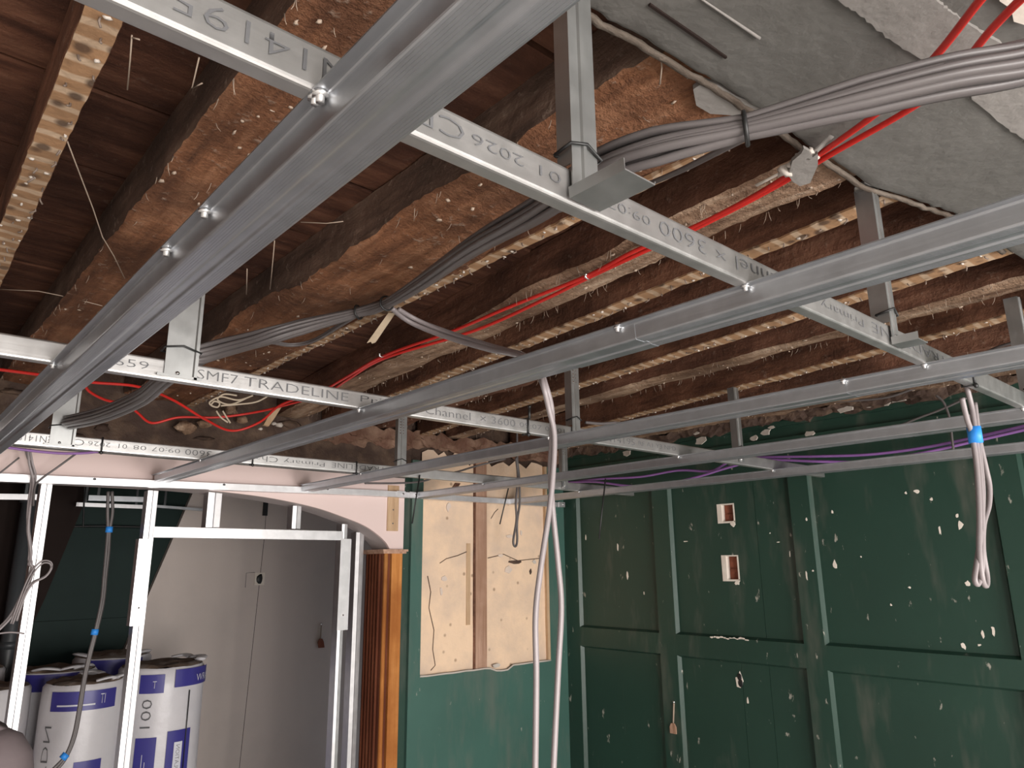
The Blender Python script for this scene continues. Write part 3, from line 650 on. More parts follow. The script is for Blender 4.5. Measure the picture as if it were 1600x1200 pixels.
# ------------------------------------------------------------------ perimeter channel on the back wall
t = thing('perimeter_channel', (3, YB - .1, 1.0), 'bright white perimeter channel along the back wall, across pink fascia and cream plaster', 'channel')
m = MB(); yf = YB - .13
def zt(x): return 1.0 - .095 * max(0, (5.6 - x) / 4.7)
xs_ = [-2.5 + 11.9 * i / 30 for i in range(31)]
for (a, b) in zip(xs_[:-1], xs_[1:]):
    m.add([(a, yf, zt(a)), (b, yf, zt(b)), (b, yf, zt(b) + .082), (a, yf, zt(a) + .082), (a, YB - .01, zt(a)), (b, YB - .01, zt(b)), (b, YB - .01, zt(b) + .082), (a, YB - .01, zt(a) + .082)],
          [(0, 1, 2, 3), (0, 4, 5, 1), (3, 2, 6, 7)])
m.build('channel_section', M['stud'], t)
for px in (147, 350, 512): p = at(px, 752 + px * .02, Y=yf); MB().blob((p.x, yf - .003, zt(p.x) + .066), .018, .008, .014, 6, 4).build('screw', M['ink'], t)
for px, py in ((627, 774), (647, 772), (878, 783)):
    p = at(px, py, Y=yf - .01); m = MB(); m.box(p.x - .075, p.x + .075, yf - .012, yf - .002, zt(p.x) + .0, zt(p.x) + .09); o = m.build('end_bracket', M['stud'], t)
    screw_on((p.x + .03, yf - .014, zt(p.x) + .05), t, .016, (0, -1, 0))

# ------------------------------------------------------------------ hangers
def hanger(i, px, py_top, py_bot, label, wx=.10, wy=.075, foot=None, perf=False, fold=True, ztop=None, plate=False):
    y_ = PY[i] - .012; p = at(px, (py_top + py_bot) / 2, Y=y_); zt_ = ztop or max(1.6, at(px, py_top, Y=y_).z); x = p.x
    t = thing('channel_hanger', (x, y_, PZ0), label, 'hanger', 'galvanised hangers')
    m = MB(); f = lambda u, v, w_: (x + u, y_ + v, w_)
    if plate:
        m.sheet([(0, 0), (wx * .86, 0), (wx * .9, -.012), (wx, -.012)], .005, PZ0 + .02, zt_, f)
        m.box(x - .04, x + wx + .03, y_ - .012, y_ - .004, PZ0 + .02, PZ0 + .034)
    else:
        m.sheet([(wx, 0), (wx * .55, 0), (wx * .5, -.008), (wx * .42, -.008), (wx * .36, 0), (0, 0)] if fold else [(wx, 0), (0, 0)], .005, PZ0 + .03, zt_, f)
        m.sheet([(0, wy), (0, 0)], .005, PZ1 + .012, zt_, f)
    m.build('angle_strap', M['hanger'], t)
    screw_on((x + wx * .4, y_ - .002, PZ0 + .045 if plate else PZ0 + .06), t, .012, (0, -1, 0))
    if foot:
        l, w2, hh = foot; m = MB()
        m.sheet([(0, hh), (0, 0), (w2, 0), (w2, hh * .25)], -.005, y_ - l, y_ - .001, lambda u, v, w_: (x - .012 + u, w_, PZ0 + .012 + v)); m.build('angle_foot', M['hanger'], t)
        m = MB(); m.add([(x - .012, y_ - .02, PZ0 + .012 + hh), (x - .012, y_ - l * .9, PZ0 + .012 + hh)], [])
    if perf:
        m = MB()
        for a in range(7):
            for b in range(2): m.box(x + wx * (.2 + .3 * b), x + wx * (.34 + .3 * b), y_ - .006, y_ - .001, zt_ - .16 - a * .035, zt_ - .145 - a * .035)
        o = m.build('punched_holes', M['screw'], t); o['kind'] = 'stuff'
    m = MB(); c = PZ1 + .08
    m.tube([(x - .012, y_ + .06, c - .02), (x - .012, y_ - .014, c - .01), (x + wx * .5, y_ - .016, c + .012), (x + wx + .014, y_ - .01, c - .015), (x + wx + .01, y_ + .03, c - .03), (x - .012, y_ + .06, c - .02)], .006, 6)
    m.build('cable_tie', M['black'], t)
    return t
hanger(0, 889, 10, 300, 'large hanger nearest the camera, dropping from the grey plaster edge', .118, .06, (.22, .135, .032), False, ztop=1.955)
h2 = hanger(0, 1376, 285, 525, 'hanger on the right part of the nearest primary channel, with turned-out foot', .085, .09, (.13, .12, .035), ztop=2.0)
m = MB(); m.tube([(3.86, 1.40, 2.0), (3.86, 1.40, 1.985)], .07, 14); m.build('washer', M['hanger'], h2)
hanger(1, 262, 470, 588, 'wide flat hanger on the middle primary channel, beside the big furring channel', .185, .05, plate=True, ztop=2.0)
hanger(1, 893, 575, 690, 'perforated hanger on the middle primary channel, right of the hanging grey cables', .10, .08, perf=True, ztop=1.98)
hanger(1, 1152, 650, 715, 'short hanger at the far right end of the middle primary channel', .10, .08, perf=True, ztop=1.98)
hanger(2, 82, 620, 690, 'wide flat hanger on the farthest primary channel, at the left edge', .20, .05, plate=True, ztop=2.0)
hanger(2, 621, 655, 745, 'perforated hanger on the farthest primary channel, in front of the dark green stile', .13, .06, perf=True, ztop=1.98)
hanger(2, 878, 700, 765, 'perforated hanger on the farthest primary channel, near the green corner', .12, .06, (.06, .3, .03), perf=True, ztop=1.98)
hanger(0, 1596, 395, 620, 'hanger on the nearest primary channel, cut off by the right picture edge', .10, .09, ztop=2.0)

# ------------------------------------------------------------------ cables
def bundle(name, label, path, n, r, mat, spread, group=None, cat='cable', flat=.7, ties=(), tie_r=None, seed=1, twist=1.2):
    P = smooth(path, 8); t = thing(name, P[0], label, cat, group); rnd = random.Random(seed)
    for c in range(n):
        a0 = 2 * math.pi * c / n + rnd.uniform(-.3, .3); rad = (.0 if n == 1 else spread * rnd.uniform(.65, 1.0) if c else spread * .2); pts = []
        for i, p in enumerate(P):
            tan = (P[min(i + 1, len(P) - 1)] - P[max(i - 1, 0)]).normalized(); a = tan.cross(Vector((0, 0, 1)))
            a = a.normalized() if a.length > .05 else Vector((1, 0, 0)); b = tan.cross(a)
            q = a0 + twist * math.sin(i * .05 + c) ; k = 1 + .35 * noise.noise(Vector((i * .05, c * 3.3, seed)))
            if ties:
                d = min(abs(i / 8 - tt) for tt in ties); k *= .62 + .5 * min(1, d * .9)
            pts.append(p + a * math.cos(q) * rad * k + b * math.sin(q) * rad * k)
        MB().tube(pts, r, 8, flat=flat).build('cable', M[mat], t)
    for tt in ties:
        i = int(tt * 8); p = P[i]; tan = (P[min(i + 1, len(P) - 1)] - P[max(i - 1, 0)]).normalized(); a = tan.cross(Vector((0, 0, 1))).normalized(); b = tan.cross(a); R = tie_r or spread * .8 + r
        m = MB(); m.tube([p + a * math.cos(q / 12 * 6.2832) * R + b * math.sin(q / 12 * 6.2832) * R for q in range(13)], .008, 6); m.build('cable_tie', M['black'], t)
    return t
A = at
main = [A(1720, 62, Z=1.52), A(1600, 98, Z=1.48), A(1480, 122, Z=1.45), A(1330, 160, Z=1.42), A(1165, 201, Z=1.40), A(1040, 228, Z=1.40), A(950, 258, Z=1.41), A(885, 300, Z=1.45), A(830, 335, Z=1.55), A(740, 385, Z=1.72), A(660, 440, Z=1.85), A(604, 474, Z=1.90), A(560, 488, Z=1.90), A(480, 508, Z=1.82), A(400, 530, Z=1.65), A(312, 556, Y=4.56), A(262, 588, Y=5.0), A(220, 622, Y=5.8), A(160, 648, Y=6.8), A(108, 660, Y=7.56)]
def run_on(pts, l):            # carry a cable on past the edge of the view, level, towards the window wall
    d = pts[0] - pts[1]; g = d.length; d.z *= .2; d.normalize(); return [pts[0] + d * l, pts[0] + d * (g * 2 + l * .2), pts[0] + d * g] + pts
main = run_on(main, 5.0)
bundle('cable_bundle', 'thick bundle of grey cables tied along the joists from upper right to lower left', main, 12, .0215, 'grey_cable', .046, ties=(7, 14, 15), tie_r=.054, seed=4, twist=.35)
# short strands that leave the bundle near the big hanger
s1 = [A(1165, 215, Z=1.44), A(1120, 238, Z=1.5), A(1060, 268, Z=1.6), A(1000, 292, Z=1.7), A(930, 312, Z=1.75), A(870, 330, Z=1.78)]
bundle('loose_cable', 'single grey cable sagging below the main bundle right of the big hanger', s1, 1, .018, 'grey_cable', 0, flat=.6)
s1 = [A(560, 492, Z=1.92), A(530, 510, Z=1.94), A(490, 533, Z=1.95), A(455, 540, Z=1.93), A(420, 535, Z=1.88), A(385, 538, Z=1.7), A(340, 548, Z=1.45)]
bundle('loose_cable', 'single grey cable bowing below the bundle beside the lath-marked batten', s1, 2, .016, 'grey_cable', .014, flat=.6)
# red pair
rA = [A(1560, -30, Z=1.70), A(1530, 2, Z=1.72), A(1460, 90, Z=1.78), A(1385, 165, Z=1.84), A(1270, 248, Z=1.905), A(1180, 305, Z=1.955), A(1083, 355, Z=1.965), A(990, 393, Z=1.965), A(915, 432, Z=1.965), A(800, 478, Z=1.965), A(700, 520, Z=1.965), A(600, 556, Z=1.96), A(540, 590, Z=1.93), A(500, 612, Z=1.9), A(440, 632, Z=1.85), A(405, 660, Y=8.35), A(362, 673, Y=8.45), A(320, 655, Y=8.3), A(270, 625, Y=8.1), A(215, 604, Y=7.8), A(140, 597, Z=1.74), A(50, 584, Z=1.7), A(-60, 570, Z=1.66)]
rB = [A(1630, -30, Z=1.72), A(1592, 2, Z=1.74), A(1550, 45, Z=1.77), A(1455, 148, Z=1.85), A(1300, 240, Z=1.91), A(1195, 301, Z=1.95), A(1083, 359, Z=1.955), A(1000, 396, Z=1.955), A(915, 436, Z=1.955), A(850, 468, Z=1.955), A(740, 517, Z=1.955), A(600, 560, Z=1.95), A(545, 592, Z=1.93), A(508, 615, Z=1.92), A(450, 632, Y=8.2), A(400, 644, Y=8.6), A(340, 652, Y=8.75), A(280, 652, Y=8.8), A(238, 661, Y=8.85), A(215, 645, Y=8.75), A(200, 633, Y=8.7), A(165, 625, Y=8.6), A(140, 612, Y=8.5), A(132, 600, Y=8.45)]
rA, rB = run_on(rA, 2.5), run_on(rB, 2.5)
bundle('red_cable', 'red cable forming the lower drooping curve at left', rA, 1, .0145, 'red_cable', 0, 'red cables', flat=1)
bundle('red_cable', 'red cable that turns back beside the wide flat hanger at left', rB, 1, .0145, 'red_cable', 0, 'red cables', flat=1)
for px, py in ((918, 432), (596, 555)):
    p = A(px, py, Z=1.96); m = MB(); m.tube([(p.x - .03, p.y, 1.99), (p.x - .02, p.y, 1.95), (p.x, p.y, 1.942), (p.x + .03, p.y, 1.95), (p.x + .035, p.y, 1.99)], .007, 6); m.blob((p.x - .025, p.y - .01, 1.965), .014, .01, .01, 6, 4)
    tag(m.build('cable_clip', M['screw']), 'small clip holding the red cables %s' % ('near the nearest primary channel' if px > 700 else 'near the middle primary channel'), 'clip')
# plaster daub with pale strip
t = thing('plaster_daub', A(1255, 262, Z=1.95), 'ragged white plaster lump stuck over the two red cables', 'plaster')
poly = [A(px, py, Z=1.865) for px, py in ((1232, 275), (1238, 252), (1252, 240), (1256, 232), (1264, 236), (1270, 246), (1278, 240), (1278, 258), (1272, 272), (1266, 286), (1250, 291), (1240, 285))]
m = MB(); m.prism([(p.x, p.y) for p in poly], lambda p: (p[0], p[1], 1.865), lambda p: (p[0] + .004, p[1] + .004, 1.885)); m.build('lump', M['pale_plaster'], t)
for q, (px, py, r_) in enumerate(((1228, 268, .04), (1236, 258, .025), (1268, 236, .022), (1258, 238, .018), (1240, 282, .016), (1247, 244, .018), (1276, 246, .016))): MB().blob(A(px, py, Z=1.885), r_, r_ * .8, r_ * .6, 8, 5, .9, q).build('crumb', M['flake'], t)
MB().tube([A(1262, 248, Z=1.87), A(1300, 212, Z=1.92)], .018, 6, flat=.5).build('torn_tail', M['pale_plaster'], t)
a, b = A(1182, 290, Z=1.96), A(1225, 268, Z=1.96); m = MB(); m.tube([a, b], .016, 4, flat=.4); m.build('pale_strip', M['white_chip'], t)
# loose pale pair that hangs down in front of the cream wall
xh = 2.86
dA = [A(612, 482, Z=1.90), A(640, 503, Z=1.86), A(690, 524, Z=1.72), A(760, 545, Z=1.5), A(812, 556, Z=1.34), A(836, 575, Z=1.2), A(848, 600, Y=2.95), A(858, 640, Y=2.96), A(866, 680, Y=2.96), A(864, 740, Y=2.96), A(858, 800, Y=2.96), A(846, 880, Y=2.96), A(837, 960, Y=2.96), A(838, 1060, Y=2.96), A(836, 1220, Y=2.96)]
dB = [A(622, 483, Z=1.91), A(652, 500, Z=1.87), A(700, 521, Z=1.73), A(768, 543, Z=1.51), A(818, 555, Z=1.35), A(842, 575, Z=1.2), A(852, 600, Y=2.98), A(862, 640, Y=2.99), A(862, 690, Y=2.99), A(860, 740, Y=3.0), A(864, 800, Y=3.0), A(872, 880, Y=3.0), A(877, 950, Y=3.0), A(872, 1050, Y=3.0), A(864, 1220, Y=3.0)]
bundle('hanging_cable', 'pale grey cable hanging straight down left of its twin before the cream plaster', dA, 1, .022, 'pale_cable', 0, 'pair of hanging cables', flat=.75)
bundle('hanging_cable', 'pale grey cable bowing right of its twin before the cream plaster', dB, 1, .022, 'pale_cable', 0, 'pair of hanging cables', flat=.75)
dC = [A(608, 480, Z=1.91), A(646, 498, Z=1.89), A(698, 518, Z=1.76), A(766, 540, Z=1.54), A(815, 553, Z=1.38)]
bundle('loose_cable', 'third pale cable lying beside the pair that crosses to the second furring channel', dC, 1, .021, 'pale_cable', 0, flat=.75)
# taped loop of cable on the right
t = thing('cable_loop', A(1523, 680, Y=1.5), 'doubled pale grey cable loop bound with blue tape, hanging at right', 'cable')
Yl = 1.5
for pts in ([(1506, 585), (1512, 610), (1519, 640), (1524, 680), (1530, 730), (1534, 790), (1535, 850), (1534, 890), (1528, 913), (1523, 905), (1526, 880), (1533, 830), (1536, 770), (1532, 720), (1528, 680), (1523, 630)],
            [(1503, 622), (1511, 655), (1519, 680), (1526, 730), (1530, 800), (1530, 860), (1535, 905), (1541, 916), (1542, 900), (1536, 860), (1537, 820), (1545, 790), (1546, 760), (1540, 730), (1530, 685), (1523, 632)]):
    bpts = [A(px, py, Y=Yl + .012 * math.sin(i * .9)) for i, (px, py) in enumerate(pts)]; MB().tube(smooth(bpts, 6), .0165, 8, flat=.8).build('cable', M['pale_cable'], t)
p, q = A(1521, 667, Y=Yl), A(1525, 692, Y=Yl); MB().tube([p, q], .043, 10, flat=.75).build('tape', M['blue_tape'], t)
# thin loop before the cream plaster
lp = [A(808, 640, Y=8.6), A(808, 712, Y=8.6), A(811, 745, Y=8.6), A(812, 785, Y=8.6), A(808, 815, Y=8.6), A(808, 845, Y=8.6), A(805, 854, Y=8.6), A(802, 845, Y=8.6), A(807, 812, Y=8.6), A(806, 785, Y=8.6), A(809, 745, Y=8.6), A(806, 715, Y=8.6)]
bundle('thin_cable_loop', 'thin grey cable loop hanging in front of the cream plaster', lp, 1, .02, 'grey_cable', 0, flat=.8)
for px0, py0, px1, py1, Yv, lab in ((796, 756, 781, 819, 7.63, 'before the cream plaster'), (656, 742, 644, 818, 7.63, 'before the narrow green stile'), (946, 748, 936, 842, 5.5, 'before the first green panel'), (840, 0, 840, 0, 0, '')):
    if Yv: m = MB(); m.tube([A(px0, py0, Y=Yv), A((px0 + px1) / 2, (py0 + py1) / 2, Y=Yv), A(px1, py1, Y=Yv)], .009, 5); tag(m.build('tie_tail', M['black']), 'long thin black cable-tie tail dangling ' + lab, 'cable tie')
# purple cables along the green wall
pu1 = [A(880, 756, X=9.2), A(930, 749, X=9.25), A(1000, 745, X=9.3), A(1060, 735, X=9.3), A(1110, 736, X=9.3), A(1140, 722, X=9.3), A(1185, 715, X=9.3), A(1280, 713, X=9.3), A(1360, 710, X=9.3), A(1440, 700, X=9.3), A(1520, 684, X=9.3), A(1620, 661, X=9.3)]
pu2 = [A(880, 754, X=9.15), A(930, 753, X=9.2), A(980, 759, X=9.25), A(1030, 758, X=9.25), A(1090, 745, X=9.25), A(1140, 730, X=9.25), A(1190, 719, X=9.25), A(1280, 721, X=9.25), A(1360, 721, X=9.25), A(1440, 708, X=9.25), A(1520, 690, X=9.25), A(1620, 667, X=9.25)]
bundle('purple_cable', 'upper purple cable slung along the green wall above the last furring channel', pu1, 1, .018, 'purple_cable', 0, 'purple cables', flat=1)
bundle('purple_cable', 'lower purple cable sagging along the green wall above the last furring channel', pu2, 1, .018, 'purple_cable', 0, 'purple cables', flat=1)
pu3 = [A(-30, 693, Y=8.9), A(40, 703, Y=8.9), A(90, 708, Y=8.9), A(130, 708, Y=8.9), A(170, 704, Y=8.9)]
bundle('purple_cable', 'purple cable showing under the farthest primary channel at far left', pu3, 1, .014, 'purple_cable', 0, flat=1)
# thin wires on the frieze
for pts, lab in (([(1386, 674), (1430, 655), (1470, 640), (1510, 622)], 'thin grey wire running aslant behind the taped cable loop'), ([(1463, 618), (1475, 630), (1484, 655), (1488, 690), (1490, 705)], 'thin grey wire curling down the green frieze near the taped loop'),
                 ([(1300, 628), (1380, 622), (1430, 607), (1480, 595)], 'thin pale wire under the third furring channel along the torn plaster'), ([(915, 660), (940, 662), (965, 661), (1000, 668)], 'short pale cable resting on the middle primary channel by its perforated hanger'),
                 ([(1535, 555), (1560, 542), (1600, 532), (1640, 528)], 'grey cable rising to the right edge above the third furring channel')):
    bundle('thin_wire', lab, [A(px, py, X=9.2) if px > 1200 and 'edge' not in lab else (A(px, py, Y=4.55) if px < 1200 else A(px, py, Z=1.9)) for px, py in pts], 1, .014 if px < 1530 else .014, 'grey_cable', 0, flat=1)
bundle('thin_wire', 'long thin wire drooping in front of the pink fascia toward the cream plaster', [A(570, 755, Y=8.9), A(620, 755, Y=8.9), A(660, 752, Y=8.9), A(690, 742, Y=8.9), A(715, 737, Y=8.8), A(745, 728, Y=8.6), A(790, 717, Y=8.4)], 1, .014, 'grey_cable', 0, flat=1)
# cables at far left
cl = [A(42, 702, Y=9.1), A(45, 720, Y=9.15), A(52, 752, Y=9.2), A(48, 790, Y=9.4), A(46, 830, Y=9.45), A(50, 870, Y=9.45), A(44, 900, Y=9.45), A(32, 930, Y=9.45), A(14, 965, Y=9.45), A(-20, 1000, Y=9.45)]
bundle('cable_drop', 'group of grey cables dropping at the left edge beside the leftmost stud', cl, 3, .013, 'pale_cable', .045, seed=9, twist=2.0)
bundle('thin_wire', 'thin grey wire slanting across the pink fascia at far left', [A(120, 708, Y=9.1), A(90, 730, Y=9.1), A(65, 748, Y=9.15), A(55, 760, Y=9.2), A(52, 790, Y=9.35)], 1, .011, 'grey_cable', 0, flat=1)
bundle('thin_wire', 'fine dark wire slanting to the left edge over the pink fascia', [A(30, 715, Y=9.2), A(-20, 755, Y=9.2)], 1, .009, 'grey_cable', 0, flat=1)
lo = [A(20, 975, Y=9.4), A(38, 925, Y=9.4), A(52, 895, Y=9.4), A(66, 880, Y=9.4), A(78, 880, Y=9.4), A(80, 888, Y=9.4), A(70, 900, Y=9.4), A(50, 910, Y=9.4), A(36, 930, Y=9.4), A(22, 970, Y=9.4)]
bundle('cable_coil', 'looped ends of grey cable knotted in front of the leftmost stud', lo, 2, .012, 'pale_cable', .03, seed=3)
lo = [A(-15, 992, Y=9.4), A(15, 988, Y=9.4), A(38, 990, Y=9.4)]
bundle('thin_wire', 'grey cable stub pointing right at the left edge near the leftmost stud', lo, 1, .013, 'pale_cable', 0)
t = thing('taped_cables', A(168, 830, Y=10.4), 'pair of grey cables with blue tape bands hanging in front of the insulation rolls', 'cable')
for dx in (-3, 3):
    pts = [(172 + dx, 768), (172 + dx * 1.3, 800), (170 + dx * .5, 828), (168 + dx * .6, 860), (164 + dx * .5, 900), (160 + dx * .5, 940), (150 + dx * .4, 985), (141 + dx * .4, 1020), (132 + dx * .4, 1060), (124 + dx * .4, 1110), (116 + dx * .4, 1150), (104 + dx * .4, 1180), (88 + dx, 1200), (60 + dx, 1225)]
    MB().tube(smooth([A(px, py, Y=10.4) for px, py in pts], 6), .020, 8).build('cable', M['grey_cable'], t)
for (x0, y0, x1, y1) in ((171, 823, 170, 832), (149, 983, 147, 992), (104, 1178, 97, 1186)): MB().tube([A(x0, y0, Y=10.4), A(x1, y1, Y=10.4)], .042, 10).build('tape', M['blue_tape'], t)
# tangle of thin white cores under the middle primary channel
for i, pts in enumerate(([(385, 622), (360, 632), (340, 625), (350, 616), (370, 618)], [(330, 632), (335, 627), (343, 630), (340, 636), (331, 634), (328, 628), (345, 620), (372, 625), (395, 618)], [(338, 642), (345, 652), (356, 660)], [(348, 642), (354, 652), (360, 661)], [(420, 618), (400, 628), (370, 632), (345, 634)])):
    bundle('loose_core', ['curled pale wire core lying left of the red droop', 'ringed pale wire core behind the middle primary channel', 'left one of two short stripped wire ends above the red droop', 'right one of two short stripped wire ends above the red droop', 'long pale wire core trailing behind the middle primary channel'][i], [A(px, py, Y=8.3) for px, py in pts], 1, .010, 'white_cable', 0, flat=1)
# splint of fresh wood wedged under the bundle
m = MB(); a, b = A(612, 489, Z=1.93), A(580, 535, Z=1.80); d = (b - a); n_ = Vector((RT.x, RT.y, RT.z)) * .036
m.add([a - n_ * .75, a + n_ * .75, b + n_ * .9, b + n_ * .3 + d * .04, b - n_ * .2 - d * .03, b - n_ * .9 + d * .02] + [q + FW * .02 for q in (a - n_ * .75, a + n_ * .75, b + n_ * .9, b + n_ * .3 + d * .04, b - n_ * .2 - d * .03, b - n_ * .9 + d * .02)],
      [(0, 1, 2, 3, 4, 5), (6, 11, 10, 9, 8, 7)] + [(k, (k + 1) % 6, 6 + (k + 1) % 6, 6 + k) for k in range(6)])
tag(m.build('wood_splint', M['shim']), 'pale split sliver of wood poking out under the tied grey bundle', 'wood scrap')
m = MB(); P5 = [A(px, py, Y=8.9) for px, py in ((412, 664), (425, 640), (440, 636), (430, 652), (420, 666))]; m.add(P5 + [p + Vector((0, .05, 0)) for p in P5], [(0, 1, 2, 3, 4), (9, 8, 7, 6, 5)] + [(k, (k + 1) % 5, 5 + (k + 1) % 5, 5 + k) for k in range(5)])
tag(m.build('wood_splint', M['tan_wood']), 'broken tan chip of lath beside the lower red curve', 'wood scrap')
for i, (px, py, Z, r) in enumerate(((437, 664, 1.9, .05), (428, 662, 1.92, .035), (407, 670, 1.9, .03), (360, 640, 1.98, .1), (290, 668, 1.98, .12), (320, 662, 1.98, .09), (378, 656, 1.98, .08))):
    tag(MB().blob(A(px, py, Y=9.2), r, r, r * .6, 9, 6, .6, i).build('rubble_lump', M['flake'] if i < 3 else M['joist_tan']), 'small lump of old plaster %s' % ['right of the tan lath chip', 'at the foot of the tan lath chip', 'under the bottom of the red droop', 'beside the two stripped wire ends', 'left of the red droop, lowest', 'inside the red droop', 'between the stripped wire ends and the red cable'][i], 'plaster lump')
# cobweb strands
for i, (pts, Z) in enumerate((([(101, 210), (122, 265), (145, 325), (160, 370), (178, 400), (195, 435)], 2.05), ([(206, 55), (203, 95), (199, 140)], 2.1), ([(205, 58), (218, 62)], 2.1), ([(311, 90), (300, 138), (316, 130)], 2.1), ([(470, 347), (510, 349), (536, 346)], 2.05), ([(429, 376), (425, 420), (422, 452)], 2.0), ([(386, 420), (385, 460)], 2.0), ([(0, 452), (60, 455), (110, 465), (160, 478)], 2.05), ([(1033, 90), (1034, 105), (1031, 132)], 2.0))):
    tag(MB().tube([A(px, py, Z=Z - .02 * k) for k, (px, py) in enumerate(pts)], .0035, 5).build('cobweb_strand', M['web']),
        ['long dusty cobweb strand slanting from the nail-stained batten', 'short cobweb strand hanging right of the nail-stained batten', 'stub of cobweb branching beside the nail-stained batten', 'bent cobweb strand left of the rust-brown joist', 'level cobweb strand in the gap beside the wide wavy joist', 'hanging cobweb strand beside the wide wavy joist', 'smallest hanging cobweb strand near the wide flat hanger', 'faint level cobweb strand at the left edge', 'cobweb strand dangling from the grey plaster edge'][i], 'cobweb')

# ------------------------------------------------------------------ metal stud frame in the opening
YS = 9.60
def pX(px, py, Y=YS): return at(px, py, Y=Y).x
def pZ(px, py, Y=YS): return at(px, py, Y=Y).z
def stud(x0, x1, z0, z1, label, y=YS, sleeve=None, parent=None, name='metal_stud', dark=.03):
    t = thing(name, (x0, y, z0), label, 'stud', 'metal stud frame')
    w_ = x1 - x0; m = MB()
    m.sheet([(0, .16), (0, 0), (w_ * .44, 0), (w_ * .5, .02), (w_ * .56, 0), (w_, 0), (w_, .16)], -.006, z0, z1, lambda u, v, q: (x0 + u, y + v, q)); m.build('stud_section', M['stud'], t)
    if sleeve:
        a, b, c, d = sleeve; m = MB(); m.sheet([(0, .12), (0, 0), (b - a, 0), (b - a, .12)], -.006, c, d, lambda u, v, q: (a + u, y - .02 + v, q)); m.build('joining_sleeve', M['stud'], t)
        screw_on(((a + b) / 2, y - .022, c + .2), t, .012, (0, -1, 0))
    return t
stud(1.465, 1.56, FL, .94, 'leftmost white metal stud, with cable loops before it')
x0 = pX(232, 770); stud(x0, x0 + .105, FL, .93, 'white metal stud left of the door opening, widened by a sleeve', sleeve=(pX(217, 842), pX(238, 842), pZ(206, 978), pZ(217, 842)))
x3 = pX(535, 822); stud(x3, x3 + .075, FL, pZ(540, 819), 'white metal stud right of the door opening, widened by a sleeve', sleeve=(pX(532, 842), pX(547.5, 842), pZ(527, 985), pZ(532, 842)))
stud(pX(557, 838, 9.78), pX(568, 838, 9.78), FL, .5, 'bluish metal stud standing against the wooden jamb', y=9.78)
stud(pX(326, 777), pX(346, 777), pZ(340, 824), .95, 'short cripple stud above the door head, left one')
stud(pX(458, 797), pX(470, 797), pZ(460, 826), .83, 'short cripple stud above the door head, right one')
t = thing('head_track', (x0 + .1, YS, .4), 'horizontal white metal head track over the door opening', 'stud', 'metal stud frame')
m = MB(); m.sheet([(.14, 0), (0, 0), (0, .125), (.14, .125)], -.006, x0 + .1, x3 + .01, lambda u, v, q: (q, YS - .012 + u, pZ(340, 841) + v)); m.build('track_section', M['stud'], t)
# ------------------------------------------------------------------ timber pilaster under the arch
t = thing('timber_pilaster', (5.9, YB, FL), 'varnished orange wooden pilaster with moulded cap beneath the arch end', 'pilaster')
z1 = .215
MB().box(5.80, 6.11, YB + .02, YB + .5, FL, z1).build('core', M['mahogany'], t)
m = MB(); m.box(5.92, 6.10, YB - .03, YB + .03, FL, z1); m.build('face_board', M['pine'], t)
m = MB(); m.tube([(5.835, YB - .0, FL), (5.835, YB - .0, z1)], .032, 10); m.build('bead_moulding', M['pine'], t)
m = MB()
for k in range(5): m.tube([(5.795, YB + .10 + k * .085, FL), (5.795, YB + .10 + k * .085, z1)], .022, 8)
m.build('reeding', M['mahogany'], t)
m = MB(); m.box(5.74, 6.17, YB - .08, YB + .54, z1, z1 + .03); m.box(5.76, 6.15, YB - .06, YB + .52, z1 - .03, z1); m.build('moulded_cap', M['stud_wood'], t)
